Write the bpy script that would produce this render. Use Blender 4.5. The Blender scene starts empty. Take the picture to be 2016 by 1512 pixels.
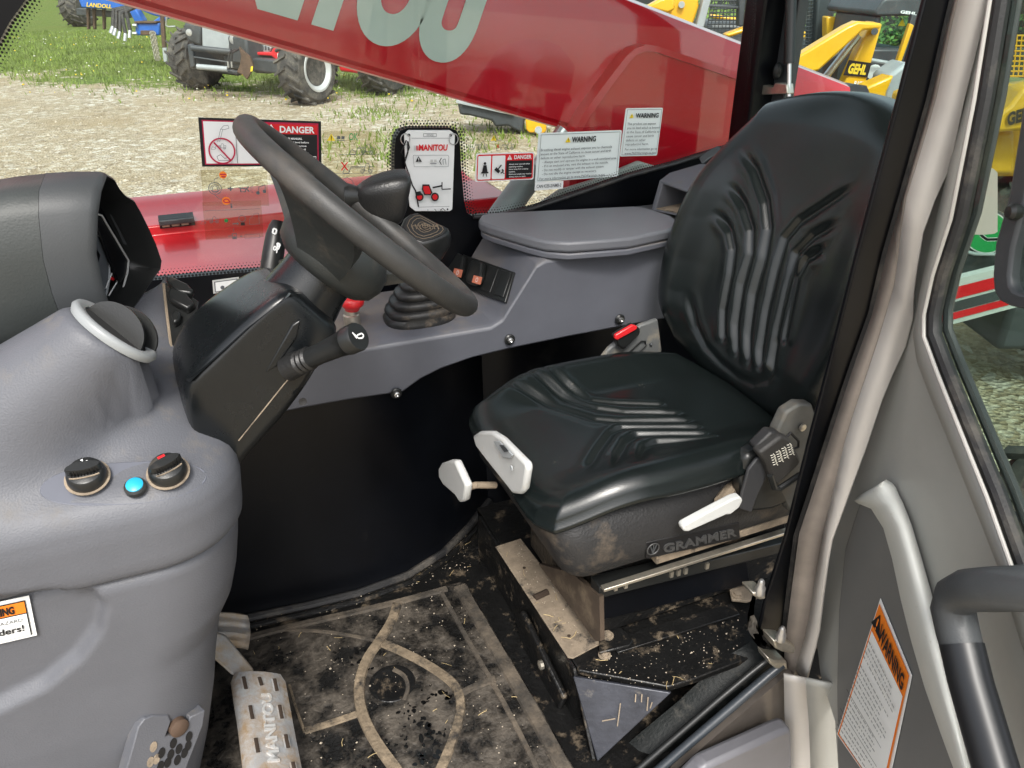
import bpy, bmesh, math, random
import numpy as np
from mathutils import Vector, Matrix
random.seed(7); np.random.seed(7)
R = math.radians
S = bpy.context.scene
C = S.collection

# ------------------------------------------------------------------ camera, sky, sun, exposure
EYE = Vector((0, 0, 1.95)); PITCH = 28.0; YAW = 23.0; FPX = 1514.0
cam = bpy.data.cameras.new('camera'); cam.sensor_width = 36; cam.lens = FPX/2016*36
cam.clip_start = .02; cam.clip_end = 2000
co = bpy.data.objects.new('camera', cam); C.objects.link(co)
co.location = EYE; co.rotation_euler = (R(90-PITCH), 0, R(-YAW)); S.camera = co

SUN_EL, SUN_AZ = 52.0, 200.0        # azimuth clockwise from +Y
w = bpy.data.worlds.new('World'); S.world = w; w.use_nodes = True
nt = w.node_tree; bg = nt.nodes['Background']
sk = nt.nodes.new('ShaderNodeTexSky'); sk.sky_type = 'NISHITA'; sk.sun_disc = False
sk.sun_elevation = R(SUN_EL); sk.sun_rotation = R(SUN_AZ); sk.dust_density = 4; sk.air_density = 1.2; sk.ozone_density = 1
hs = nt.nodes.new('ShaderNodeHueSaturation'); hs.inputs['Saturation'].default_value = .36
nt.links.new(sk.outputs[0], hs.inputs['Color']); nt.links.new(hs.outputs[0], bg.inputs[0])
bg.inputs[1].default_value = .15
sl = bpy.data.lights.new('sun', 'SUN'); sl.energy = 1.5; sl.angle = R(14); sl.color = (1, .96, .89)
so = bpy.data.objects.new('sun', sl); C.objects.link(so)
sd = Vector((math.sin(R(SUN_AZ))*math.cos(R(SUN_EL)), math.cos(R(SUN_AZ))*math.cos(R(SUN_EL)), math.sin(R(SUN_EL))))
so.rotation_euler = sd.to_track_quat('Z', 'Y').to_euler(); so.location = (0, 0, 8)
S.view_settings.view_transform = 'Standard'; S.view_settings.look = 'None'
S.view_settings.exposure = .95; S.view_settings.gamma = 1
S.view_settings.use_curve_mapping = False
try:
    S.cycles.max_bounces = 8; S.cycles.transparent_max_bounces = 16; S.cycles.use_denoising = True
except Exception: pass

# ------------------------------------------------------------------ tracing helpers: a sight line cut by a real plane
cy_, sy_ = math.cos(R(YAW)), math.sin(R(YAW)); cp, sp = math.cos(R(PITCH)), math.sin(R(PITCH))
HEAD = Vector((sy_, cy_, 0)); RGT = Vector((cy_, -sy_, 0))
def ray(px, py):
    a = (px-1008)/FPX; b = (756-py)/FPX
    return HEAD*(cp+b*sp) + RGT*a + Vector((0, 0, b*cp-sp))
def P(px, py, x=None, y=None, z=None, f=None, d=None):
    r = ray(px, py)
    if x is not None: t = x/r.x
    elif y is not None: t = y/r.y
    elif z is not None: t = (z-EYE.z)/r.z
    elif f is not None: t = f/r.dot(HEAD)
    else: t = d
    return EYE + r*t
def PL(px, py, o, n):
    r = ray(px, py); return EYE + r*((Vector(o)-EYE).dot(n)/r.dot(n))
def V(*a): return Vector(a)
def lerp(a, b, t): return a+(b-a)*t
def sstep(a, b, x):
    t = np.clip((x-a)/(b-a), 0, 1); return t*t*(3-2*t)

# ------------------------------------------------------------------ mesh builder
class MB:
    def __init__(s): s.v = []; s.f = []
    def add(s, vs, fs):
        o = len(s.v); s.v += [tuple(x) for x in vs]; s.f += [tuple(i+o for i in f) for f in fs]; return s
    def box(s, c, size, m=None):
        c = Vector(c); m = m or Matrix.Identity(3)
        vs = [c + m @ Vector((sx*size[0]/2, sy*size[1]/2, sz*size[2]/2)) for sz in (-1, 1) for sy in (-1, 1) for sx in (-1, 1)]
        return s.add(vs, [(0,2,3,1),(4,5,7,6),(0,1,5,4),(2,6,7,3),(0,4,6,2),(1,3,7,5)])
    def prism(s, pts, vec):
        vec = Vector(vec); n = len(pts); vs = [Vector(p) for p in pts]; vs += [p+vec for p in vs]
        return s.add(vs, [tuple(range(n-1, -1, -1)), tuple(range(n, 2*n))] + [(i, (i+1) % n, (i+1) % n+n, i+n) for i in range(n)])
    def loft(s, rings, closed=True, caps=True):
        n = len(rings[0]); vs = [p for r in rings for p in r]; fs = []
        for k in range(len(rings)-1):
            for i in range(n if closed else n-1):
                j = (i+1) % n; fs.append((k*n+i, k*n+j, (k+1)*n+j, (k+1)*n+i))
        if caps and closed:
            fs.append(tuple(range(n-1, -1, -1))); fs.append(tuple((len(rings)-1)*n+i for i in range(n)))
        return s.add(vs, fs)
    def tube(s, path, r, n=12, caps=True, closed=False, flat=1.0, up=None):
        path = [Vector(p) for p in path]; rings = []; m = len(path)
        rr = r if isinstance(r, (list, tuple)) else [r]*m; prev = None
        for i, p in enumerate(path):
            if closed: t = path[(i+1) % m]-path[i-1]
            else: t = path[min(i+1, m-1)]-path[max(i-1, 0)]
            t = t.normalized()
            if prev is None:
                a = up or (V(0,0,1) if abs(t.z) < .9 else V(1,0,0)); prev = Vector(a)
            u = (prev - t*prev.dot(t)).normalized(); prev = u; q = t.cross(u)
            rings.append([p + (u*math.cos(2*math.pi*k/n)*flat + q*math.sin(2*math.pi*k/n))*rr[i] for k in range(n)])
        if closed:
            nn = n; vs = [p for r_ in rings for p in r_]; fs = []
            for k in range(m):
                for i in range(nn):
                    j = (i+1) % nn; fs.append((k*nn+i, k*nn+j, ((k+1) % m)*nn+j, ((k+1) % m)*nn+i))
            return s.add(vs, fs)
        return s.loft(rings, True, caps)
    def lathe(s, prof, c, axis, n=24, caps=True, ell=None):
        axis = Vector(axis).normalized(); u = axis.orthogonal().normalized(); q = axis.cross(u); c = Vector(c)
        if ell: u, q = Vector(ell[0]), Vector(ell[1])
        return s.loft([[c+axis*h+(u*math.cos(2*math.pi*k/n)+q*math.sin(2*math.pi*k/n))*r for k in range(n)] for r, h in prof], True, caps)
    def grid(s, pts):           # pts[i][j]
        nu, nv = len(pts), len(pts[0])
        return s.add([p for row in pts for p in row], [(i*nv+j, i*nv+j+1, (i+1)*nv+j+1, (i+1)*nv+j) for i in range(nu-1) for j in range(nv-1)])
    def ball(s, c, r, n=10, sc=(1,1,1)):
        c = Vector(c)
        rings = [[c+V(math.cos(2*math.pi*k/n)*math.sin(t)*r*sc[0], math.sin(2*math.pi*k/n)*math.sin(t)*r*sc[1], math.cos(t)*r*sc[2]) for k in range(n)]
                 for t in [math.pi*(i+.02)/(n+.04) for i in range(n+1)]]
        return s.loft(rings, True, True)

def wloc(o):
    p = Vector((0,0,0))
    while o: p = p+o.location; o = o.parent
    return p
def part(name, mb, m, parent=None, ang=35, bev=0, sub=0, seg=2, label=None, kind=None, solid=0, fix=True):
    me = bpy.data.meshes.new(name); off = wloc(parent)
    me.from_pydata([(v[0]-off.x, v[1]-off.y, v[2]-off.z) for v in mb.v], [], mb.f)
    if fix:
        b = bmesh.new(); b.from_mesh(me); bmesh.ops.recalc_face_normals(b, faces=b.faces); b.to_mesh(me); b.free()
    me.materials.append(m)
    if ang: 
        me.polygons.foreach_set('use_smooth', [True]*len(me.polygons)); me.set_sharp_from_angle(angle=R(ang))
    me.update()
    o = bpy.data.objects.new(name, me); C.objects.link(o); o.parent = parent
    if solid: q = o.modifiers.new('s', 'SOLIDIFY'); q.thickness = solid; q.offset = 0
    if bev: q = o.modifiers.new('b', 'BEVEL'); q.width = bev; q.segments = seg; q.limit_method = 'ANGLE'; q.angle_limit = R(30)
    if sub: q = o.modifiers.new('u', 'SUBSURF'); q.levels = sub; q.render_levels = sub
    if label: o['label'] = label
    if kind: o['kind'] = kind
    return o
def tag(o, label, cat, group=None):
    o['label'] = label; o['category'] = cat
    if group: o['group'] = group
    return o
def thing(name, label, cat, loc, group=None):
    o = bpy.data.objects.new(name, None); C.objects.link(o); o.location = Vector(loc); o.empty_display_size = .1
    return tag(o, label, cat, group)

# ------------------------------------------------------------------ materials
def M(name, col, rough=.5, metal=0., spec=.5, coat=0., var=0., vs=6., bump=0., bs=400., bt='noise', dust=None, up=False, rvar=0.):
    m = bpy.data.materials.new(name); m.use_nodes = True; t = m.node_tree; N = t.nodes; L = t.links
    b = N['Principled BSDF']; b.inputs['Roughness'].default_value = rough; b.inputs['Metallic'].default_value = metal
    b.inputs['Specular IOR Level'].default_value = spec; b.inputs['Coat Weight'].default_value = coat; b.inputs['Coat Roughness'].default_value = .06
    b.inputs['Base Color'].default_value = (*col, 1)
    tc = N.new('ShaderNodeTexCoord'); src = None
    if var or rvar or dust:
        no = N.new('ShaderNodeTexNoise'); no.inputs['Scale'].default_value = vs; no.inputs['Detail'].default_value = 8; no.inputs['Roughness'].default_value = .65
        L.new(tc.outputs['Object'], no.inputs['Vector'])
    if var:
        mx = N.new('ShaderNodeMix'); mx.data_type = 'RGBA'
        mx.inputs[6].default_value = (*[max(0, c*(1-var)) for c in col], 1); mx.inputs[7].default_value = (*[min(1, c*(1+var)) for c in col], 1)
        mr = N.new('ShaderNodeMapRange'); mr.inputs[1].default_value = .3; mr.inputs[2].default_value = .7
        L.new(no.outputs[0], mr.inputs[0]); L.new(mr.outputs[0], mx.inputs[0]); src = mx.outputs[2]; L.new(src, b.inputs['Base Color'])
    if rvar:
        mr = N.new('ShaderNodeMapRange'); mr.inputs[1].default_value = .3; mr.inputs[2].default_value = .7
        mr.inputs[3].default_value = max(.02, rough-rvar); mr.inputs[4].default_value = min(1, rough+rvar)
        L.new(no.outputs[0], mr.inputs[0]); L.new(mr.outputs[0], b.inputs['Roughness'])
    if dust:
        dc, lo, hi, dsc = dust
        dn = N.new('ShaderNodeTexNoise'); dn.inputs['Scale'].default_value = dsc; dn.inputs['Detail'].default_value = 10; dn.inputs['Roughness'].default_value = .7
        L.new(tc.outputs['Object'], dn.inputs['Vector'])
        mr = N.new('ShaderNodeMapRange'); mr.inputs[1].default_value = lo; mr.inputs[2].default_value = hi; L.new(dn.outputs[0], mr.inputs[0]); fac = mr.outputs[0]
        if up:
            ge = N.new('ShaderNodeNewGeometry'); sx = N.new('ShaderNodeSeparateXYZ'); L.new(ge.outputs['Normal'], sx.inputs[0])
            m2 = N.new('ShaderNodeMapRange'); m2.inputs[1].default_value = .3; m2.inputs[2].default_value = 1; L.new(sx.outputs[2], m2.inputs[0])
            mm = N.new('ShaderNodeMath'); mm.operation = 'MULTIPLY'; L.new(fac, mm.inputs[0]); L.new(m2.outputs[0], mm.inputs[1]); fac = mm.outputs[0]
        mx = N.new('ShaderNodeMix'); mx.data_type = 'RGBA'; mx.inputs[7].default_value = (*dc, 1)
        if src: L.new(src, mx.inputs[6])
        else: mx.inputs[6].default_value = (*col, 1)
        L.new(fac, mx.inputs[0]); L.new(mx.outputs[2], b.inputs['Base Color'])
        rm = N.new('ShaderNodeMix'); rm.inputs[2].default_value = rough; rm.inputs[3].default_value = .9; L.new(fac, rm.inputs[0])
        L.new(rm.outputs[0], b.inputs['Roughness'])
    if bump:
        if bt == 'noise':
            bn = N.new('ShaderNodeTexNoise'); bn.inputs['Detail'].default_value = 4; h = bn.outputs[0]
        else:
            bn = N.new('ShaderNodeTexVoronoi'); bn.feature = 'SMOOTH_F1'; h = bn.outputs['Distance']
        bn.inputs['Scale'].default_value = bs; L.new(tc.outputs['Object'], bn.inputs['Vector'])
        bu = N.new('ShaderNodeBump'); bu.inputs['Strength'].default_value = bump; bu.inputs['Distance'].default_value = .6/bs
        L.new(h, bu.inputs['Height']); L.new(bu.outputs[0], b.inputs['Normal'])
    return m
def GL(name, tint, refl=1.0, ior=1.5):
    m = bpy.data.materials.new(name); m.use_nodes = True; t = m.node_tree; N = t.nodes; L = t.links
    N.remove(N['Principled BSDF']); out = N['Material Output']
    tr = N.new('ShaderNodeBsdfTransparent'); tr.inputs[0].default_value = (*tint, 1)
    gl = N.new('ShaderNodeBsdfGlossy'); gl.inputs['Roughness'].default_value = .02; gl.inputs[0].default_value = (refl, refl, refl, 1)
    fr = N.new('ShaderNodeFresnel'); fr.inputs[0].default_value = ior; mx = N.new('ShaderNodeMixShader')
    ge = N.new('ShaderNodeNewGeometry'); iv = N.new('ShaderNodeMath'); iv.operation = 'SUBTRACT'; iv.inputs[0].default_value = 1; L.new(ge.outputs['Backfacing'], iv.inputs[1])
    mu = N.new('ShaderNodeMath'); mu.operation = 'MULTIPLY'; L.new(fr.outputs[0], mu.inputs[0]); L.new(iv.outputs[0], mu.inputs[1]); L.new(mu.outputs[0], mx.inputs[0]); L.new(tr.outputs[0], mx.inputs[1]); L.new(gl.outputs[0], mx.inputs[2]); L.new(mx.outputs[0], out.inputs[0])
    return m
TAN = (.32, .25, .17)
m_grey = M('grey_plastic', (.101,.105,.119), .52, var=.05, vs=14, bump=.26, bs=520, bt='voronoi', dust=((.20,.172,.13), .52, .80, 18), up=True)
m_grey2 = M('grey_console_plastic', (.100,.105,.124), .46, var=.12, vs=5, bump=.15, bs=600, dust=((.25,.20,.145), .43, .74, 4), up=True)
m_lid = M('grey_lid_plastic', (.12,.125,.14), .42, var=.06, vs=5, bump=.15, bs=500, dust=((.27,.24,.2), .6, .85, 6), up=True)
m_pod = M('charcoal_plastic', (.034,.039,.038), .5, var=.1, vs=6, bump=.13, bs=420, bt='voronoi', dust=((.2,.17,.13), .6, .9, 8), up=True)
m_band = M('slate_plastic', (.047,.051,.054), .5, var=.08, vs=6, bump=.12, bs=520, bt='voronoi')
m_blk = M('black_plastic', (.013,.014,.014), .34, var=.2, vs=9, bump=.12, bs=500, dust=((.16,.13,.10), .58, .86, 9), up=True)
m_col = M('column_plastic', (.0065,.0078,.0088), .27, spec=.5, var=.15, vs=7, bump=.12, bs=700, rvar=.08)
m_rub = M('black_rubber', (.017,.017,.018), .55, var=.3, vs=14, bump=.2, bs=300, dust=((.13,.115,.095), .5, .8, 14))
m_bellow = M('bellows_rubber', (.014,.014,.014), .42, var=.3, vs=10, bump=.25, bs=260, dust=((.17,.13,.09), .52, .76, 16))
m_wheel = M('wheel_rim_foam', (.034,.034,.033), .5, var=.22, vs=14, bump=.3, bs=700, dust=((.09,.072,.057), .48, .80, 7))
m_hub = M('wheel_hub_foam', (.026,.029,.028), .5, var=.15, vs=9, bump=.4, bs=560, dust=((.10,.08,.06), .52, .8, 10))
m_vinyl = M('seat_vinyl', (.0065,.0092,.0092), .25, spec=.55, var=.2, vs=9, bump=.14, bs=650, bt='voronoi', rvar=.06, dust=((.20,.155,.10), .68, .9, 9), up=True)
m_gloss = M('black_gloss_paint', (.003,.0035,.005), .30, spec=.25, var=.3, vs=7, dust=((.022,.019,.016), .60, .90, 9))
m_matt = M('matt_black', (.006,.006,.007), .55)
m_floorblk = M('dirty_black_steel', (.007,.007,.007), .35, var=.3, vs=20, bump=.3, bs=120, dust=((.22,.17,.115), .55, .75, 22))
m_tan = M('dusty_tan_steel', (.25,.20,.145), .85, var=.35, vs=18, bump=.3, bs=160, dust=((.03,.027,.024), .55, .68, 24))
m_mat = M('worn_rubber_mat', (.010,.0098,.0095), .26, var=.5, vs=24, bump=.6, bs=60, dust=((.105,.089,.071), .44, .66, 15))
m_mat2 = M('dusty_rubber_mat', (.045,.039,.032), .7, var=.5, vs=30, bump=.4, bs=120, dust=((.15,.12,.088), .44, .70, 14))
m_rib = M('dust_filled_rib', (.19,.148,.10), .85, var=.4, vs=40, bump=.6, bs=130, dust=((.022,.020,.018), .50, .64, 22))
m_pedal = M('dusty_cast_alloy', (.40,.41,.42), .5, metal=.35, var=.2, vs=25, bump=.2, bs=200, dust=((.30,.215,.13), .40, .62, 22))
m_alloy = M('dusty_alloy_arm', (.34,.34,.34), .5, metal=.4, var=.2, vs=25, bump=.15, bs=200, dust=((.36,.27,.17), .38, .62, 14))
m_slot = M('dark_slot', (.035,.022,.014), .9)
m_bronze = M('bronze_grey_paint', (.43,.41,.385), .36, metal=.15, var=.06, vs=4, rvar=.05, dust=((.33,.27,.2), .66, .95, 5))
m_bronze2 = M('olive_grey_paint', (.35,.35,.325), .40, metal=.10, var=.08, vs=4, rvar=.05, bump=.03, bs=60)
m_pale = M('pale_moulded_plastic', (.56,.575,.545), .42, var=.05, vs=10, dust=((.3,.26,.2), .64, .8, 40))
m_bdark = M('dark_bronze_paint', (.115,.10,.088), .3, metal=.3, var=.25, vs=8, rvar=.08, dust=((.3,.23,.15), .62, .9, 16))
m_white = M('white_plastic', (.55,.56,.55), .38, var=.05, vs=14, dust=((.45,.36,.25), .58, .85, 24))
m_red = M('red_paint', (.58,.012,.020), .3, coat=.35, var=.05, vs=3, dust=((.45,.25,.2), .66, 1.0, 6), up=True)
m_redb = M('boom_red_paint', (.60,.011,.024), .10, coat=.9, var=.04, vs=2)
m_yel = M('yellow_paint', (.72,.38,.014), .35, coat=.3, var=.08, vs=5)
m_blue = M('blue_paint', (.012,.115,.46), .4, coat=.2, var=.15, vs=7)
m_tyre = M('tyre_rubber', (.040,.038,.037), .8, var=.3, vs=10, bump=.3, bs=60, dust=((.17,.15,.125), .45, .72, 6))
m_steel = M('bright_steel', (.6,.6,.6), .3, metal=.9, var=.15, vs=30)
m_rim = M('silver_rim_paint', (.58,.58,.58), .4, metal=.3, var=.06, vs=10)
m_dgrey = M('dark_grey_paint', (.05,.055,.06), .45, var=.25, vs=6, dust=((.2,.17,.14), .6, .9, 8))
m_lgrey = M('light_grey_paint', (.33,.35,.36), .45, var=.1, vs=6)
m_rust = M('rusty_brown_steel', (.09,.055,.035), .8, var=.4, vs=10)
m_chrome = M('zinc_hardware', (.58,.54,.46), .32, metal=.85, var=.25, vs=40)
m_ropad = M('pattern_pad', (.018,.018,.018), .5, bump=.2, bs=300)
m_padln = M('worn_tan_line', (.17,.13,.09), .8)
m_letter = M('worn_letter_alloy', (.55,.55,.54), .45, metal=.3, dust=((.36,.25,.14), .5, .62, 40))
def flat(n, c, r=.5): return M(n, c, r, spec=.3)
f_white = flat('print_white', (.78,.79,.78)); f_black = flat('print_black', (.012,.012,.013)); f_red = flat('print_red', (.62,.014,.02))
f_dred = flat('print_dark_red', (.45,.015,.06)); f_org = flat('print_orange', (.80,.21,.02)); f_yel = flat('print_yellow', (.83,.62,.03))
f_gry = flat('print_grey', (.10,.11,.12)); f_grn = flat('print_green', (.02,.27,.07)); f_pale = flat('print_pale_blue_white', (.72,.78,.77))
f_sil = flat('print_silver', (.55,.55,.53)); f_mint = M('boom_letter_film', (.60,.66,.62), .3, coat=.5, var=.06, vs=5); f_blue = M('blue_button', (.02,.36,.58), .35)
f_ebutton = M('red_button_plastic', (.62,.02,.025), .35, coat=.2); f_cream = flat('print_cream', (.6,.58,.5)); f_yl2 = M('yellow_lettering', (.75,.5,.03), .5)
g_side = GL('side_window_glass', (.93,.97,.955), .95, 1.52); g_rear = GL('rear_window_glass', (.86,.95,.93), .9, 1.42); g_door = GL('door_window_glass', (.74,.79,.75), .8, 1.40)
g_cab = GL('loader_cab_glass', (.72,.85,.82), .9, 1.5)
f_film = GL('clear_sticker_film', (.90,.89,.82), .6, 1.3)

# ------------------------------------------------------------------ flat print on a quad
_txt = {}
def text_mesh(s, bold=0., shear=0., ext=0.):
    k = (s, bold, shear, ext)
    if k in _txt: return _txt[k]
    cu = bpy.data.curves.new('t', 'FONT'); cu.body = s; cu.size = 1; cu.offset = bold; cu.shear = shear; cu.extrude = ext; cu.resolution_u = 10 if s == 'MANITOU' else 3
    o = bpy.data.objects.new('t', cu); C.objects.link(o)
    me = bpy.data.meshes.new_from_object(o.evaluated_get(bpy.context.evaluated_depsgraph_get()))
    vs = [v.co.copy() for v in me.vertices]; fs = [tuple(p.vertices) for p in me.polygons]
    bpy.data.objects.remove(o); bpy.data.curves.remove(cu); bpy.data.meshes.remove(me)
    x0 = min(v.x for v in vs); x1 = max(v.x for v in vs)
    for v in vs: v.x -= x0
    _txt[k] = (vs, fs, x1-x0); return _txt[k]
class Decal:
    """print laid on the quad TL,TR,BR,BL; u right 0..1, v down 0..1"""
    def __init__(s, q, n):
        s.q = [Vector(p) for p in q]; s.n = Vector(n).normalized(); s.m = {}; s.k = 0
        s.W = ((s.q[1]-s.q[0]).length+(s.q[2]-s.q[3]).length)/2; s.H = ((s.q[3]-s.q[0]).length+(s.q[2]-s.q[1]).length)/2
    def at(s, u, v, off=0.):
        a = s.q[0].lerp(s.q[1], u); b = s.q[3].lerp(s.q[2], u); return a.lerp(b, v)+s.n*off
    def mb(s, m): return s.m.setdefault(m.name, (MB(), m))[0]
    def lay(s, lift=None): 
        s.k += 1; return .0005*s.k if lift is None else lift
    def poly(s, pts, m, off=None):
        o = s.lay(off); s.mb(m).add([s.at(u, v, o) for u, v in pts], [tuple(range(len(pts)))])
    def rect(s, u0, v0, u1, v1, m, off=None): s.poly([(u0,v0),(u1,v0),(u1,v1),(u0,v1)], m, off)
    def line(s, pts, wd, m, off=None):
        o = s.lay(off); A = s.W/s.H
        for (u0,v0),(u1,v1) in zip(pts[:-1], pts[1:]):
            dx, dy = (u1-u0)*A, v1-v0; l = math.hypot(dx, dy) or 1; nx, ny = -dy/l*wd/2/A, dx/l*wd/2
            s.mb(m).add([s.at(u0+nx,v0+ny,o), s.at(u1+nx,v1+ny,o), s.at(u1-nx,v1-ny,o), s.at(u0-nx,v0-ny,o)], [(0,1,2,3)])
    def ring(s, u, v, r, wd, m, n=28, a0=0, a1=360, off=None):
        o = s.lay(off); A = s.W/s.H; pts = []
        full = abs(a1-a0) >= 360
        for i in range(n if full else n+1):
            a = R(a0+(a1-a0)*i/n)
            pts += [s.at(u+math.cos(a)*(r+wd/2)/A, v+math.sin(a)*(r+wd/2), o), s.at(u+math.cos(a)*(r-wd/2)/A, v+math.sin(a)*(r-wd/2), o)]
        k = len(pts); s.mb(m).add(pts, [(i, i+1, (i+3) % k, (i+2) % k) for i in range(0, k if full else k-2, 2)])
    def disc(s, u, v, r, m, n=24, off=None):
        A = s.W/s.H; s.poly([(u+math.cos(2*math.pi*i/n)*r/A, v+math.sin(2*math.pi*i/n)*r) for i in range(n)], m, off)
    def rrect(s, u0, v0, u1, v1, r, m, off=None):
        A = s.W/s.H; pts = []
        for cu, cv, a in ((u1-r/A, v0+r, -90), (u1-r/A, v1-r, 0), (u0+r/A, v1-r, 90), (u0+r/A, v0+r, 180)):
            for i in range(5): t = R(a+i*22.5); pts.append((cu+math.cos(t)*r/A, cv+math.sin(t)*r))
        s.poly(pts, m, off)
    def text(s, t, u, v, h, m, w=None, bold=0., shear=0., al='l', ext=0., off=None):
        """baseline at v, cap height about h (of quad height), fitted to width w if given"""
        vs, fs, wd = text_mesh(t, bold, shear, ext/(s.H*h/.7) if ext else 0.); A = s.W/s.H
        sc = h/.7; sx = sc/A if w is None else w/wd
        W_ = wd*sx; u0 = u - (W_/2 if al == 'c' else W_ if al == 'r' else 0); o = s.lay(off)
        s.mb(m).add([s.at(u0+p.x*sx, v-p.y*sc, o+p.z*s.H*sc) for p in vs], fs)
    def build(s, parent, names=None):
        for k, (mb, m) in s.m.items(): part((names or {}).get(k, k.replace('print_', '')+'_print'), mb, m, parent, ang=0, fix=False)
def sticker(name, q, n, m, label, thick=.0006, rnd=.0, group=None):
    d = Decal(q, n); mb = MB()
    if rnd:
        pts = []; A = d.W/d.H
        for cu, cv, a in ((1-rnd/A, rnd, -90), (1-rnd/A, 1-rnd, 0), (rnd/A, 1-rnd, 90), (rnd/A, rnd, 180)):
            for i in range(5): t = R(a+i*22.5); pts.append(d.at(cu+math.cos(t)*rnd/A, cv+math.sin(t)*rnd))
    else: pts = d.q
    mb.prism(pts, d.n*thick); o = part(name, mb, m, None, ang=0); tag(o, label, 'sticker', group); d.k = 3
    return o, d
def tri_sign(d, u, v, h, m_in, m_mark):
    A = d.W/d.H; d.poly([(u-h*.58/A, v), (u+h*.58/A, v), (u, v-h)], m_in)
    d.line([(u, v-h*.72), (u, v-h*.3)], h*.12, m_mark); d.disc(u, v-h*.14, h*.07, m_mark, 10)
def telehandler_icon(d, u, v, s, m, long=False):
    A = d.W/d.H
    def q(x, y): return (u+x*s/A, v-y*s)
    wd = s*.05
    for x in (-.02, .72): d.ring(*q(x,.18), s*.18, wd, m, 18); d.ring(*q(x,.18), s*.09, wd, m, 12)
    d.line([q(.15,.3),q(.22,.75),q(.32,.9),q(.5,.9),q(.6,.72),q(.6,.35),q(.5,.22),q(.2,.22),q(.15,.3)], wd, m)
    d.line([q(.6,.6),q(.95,.6),q(.93,.35)], wd, m)
    e = -1.1 if long else -.55
    d.line([q(.18,.62),q(e,.62)], wd, m); d.line([q(.16,.5),q(e,.5)], wd, m); d.line([q(e,.62),q(e-.2,.2),q(e-.1,.1)], wd, m)
    d.line([q(e-.2,.2),q(e-.55,.45),q(e-.7,.3),q(e-.8,.02),q(e-.25,.02),q(e-.2,.2)], wd, m)
def greek(d, u, v, w, h, m, rs):
    # print too small to read in the photograph: rows of word-length ticks
    x = u; o = d.lay(None)
    while x < u+w:
        l = rs.uniform(.02, .075); e = min(x+l, u+w)
        for k in range(max(1, int(l/.012))):
            a = x+k*.012; b = min(a+.008, e)
            if b > a: d.mb(m).add([d.at(a,v-h,o), d.at(b,v-h,o), d.at(b,v,o), d.at(a,v,o)], [(0,1,2,3)])
        x += l+.012
# ================================================================== GROUND
def terr(x, y):
    x = np.asarray(x, float); y = np.asarray(y, float)
    far = sstep(9, 34, x)*-5.2 - .09*np.maximum(0, x-30)
    return far
def ground_mat():
    m = bpy.data.materials.new('gravel_and_grass'); m.use_nodes = True; t = m.node_tree; N = t.nodes; L = t.links; b = N['Principled BSDF']
    b.inputs['Roughness'].default_value = .95; b.inputs['Specular IOR Level'].default_value = .15
    tc = N.new('ShaderNodeTexCoord')
    def noise(s, d=6, r=.6):
        n = N.new('ShaderNodeTexNoise'); n.inputs['Scale'].default_value = s; n.inputs['Detail'].default_value = d; n.inputs['Roughness'].default_value = r
        L.new(tc.outputs['Object'], n.inputs['Vector']); return n.outputs[0]
    def rng(v, a, bb, c=0, d=1):
        n = N.new('ShaderNodeMapRange'); n.inputs[1].default_value = a; n.inputs[2].default_value = bb; n.inputs[3].default_value = c; n.inputs[4].default_value = d
        L.new(v, n.inputs[0]); return n.outputs[0]
    def mix(f, a, c):
        n = N.new('ShaderNodeMix'); n.data_type = 'RGBA'; L.new(f, n.inputs[0])
        for i, k in ((6, a), (7, c)):
            if isinstance(k, tuple): n.inputs[i].default_value = (*k, 1)
            else: L.new(k, n.inputs[i])
        return n.outputs[2]
    def math_(op, a, c):
        n = N.new('ShaderNodeMath'); n.operation = op
        for i, k in enumerate((a, c)):
            if isinstance(k, (int, float)): n.inputs[i].default_value = k
            else: L.new(k, n.inputs[i])
        return n.outputs[0]
    vo = N.new('ShaderNodeTexVoronoi'); vo.inputs['Scale'].default_value = 34; L.new(tc.outputs['Object'], vo.inputs['Vector'])
    v2 = N.new('ShaderNodeTexVoronoi'); v2.inputs['Scale'].default_value = 11; L.new(tc.outputs['Object'], v2.inputs['Vector'])
    sx = N.new('ShaderNodeSeparateColor'); L.new(vo.outputs['Color'], sx.inputs[0])
    sx2 = N.new('ShaderNodeSeparateColor'); L.new(v2.outputs['Color'], sx2.inputs[0])
    g = mix(sx.outputs[0], (.24,.185,.115), (.55,.49,.38))
    g = mix(rng(sx2.outputs[1], .72, .95), g, (.62,.58,.50))
    g = mix(rng(noise(.5, 8, .7), .42, .68), g, (.36,.285,.18))
    g = mix(rng(noise(3.5, 8, .7), .52, .75), g, (.20,.15,.10))
    gr = mix(rng(noise(7), .35, .65), (.070,.110,.020), (.18,.235,.055))
    gr = mix(rng(noise(.6), .45, .7), gr, (.14,.17,.04))
    dt = N.new('ShaderNodeVectorMath'); dt.operation = 'DOT_PRODUCT'; L.new(tc.outputs['Object'], dt.inputs[0])
    n0 = HEAD*1 + RGT*.33; dt.inputs[1].default_value = n0
    big = math_('MULTIPLY', math_('SUBTRACT', noise(.35, 8, .7), .5), 12.0)
    base = math_('ADD', dt.outputs['Value'], big)
    k = rng(base, 12.0, 17.0)
    k = math_('ADD', k, math_('MULTIPLY', math_('SUBTRACT', noise(4, 6, .7), .5), 1.6))
    k = rng(k, .42, .62)
    fin = mix(k, g, gr); L.new(fin, b.inputs['Base Color'])
    bu = N.new('ShaderNodeBump'); bu.inputs['Strength'].default_value = .9; bu.inputs['Distance'].default_value = .03
    L.new(vo.outputs['Distance'], bu.inputs['Height']); L.new(bu.outputs[0], b.inputs['Normal'])
    return m
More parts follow.
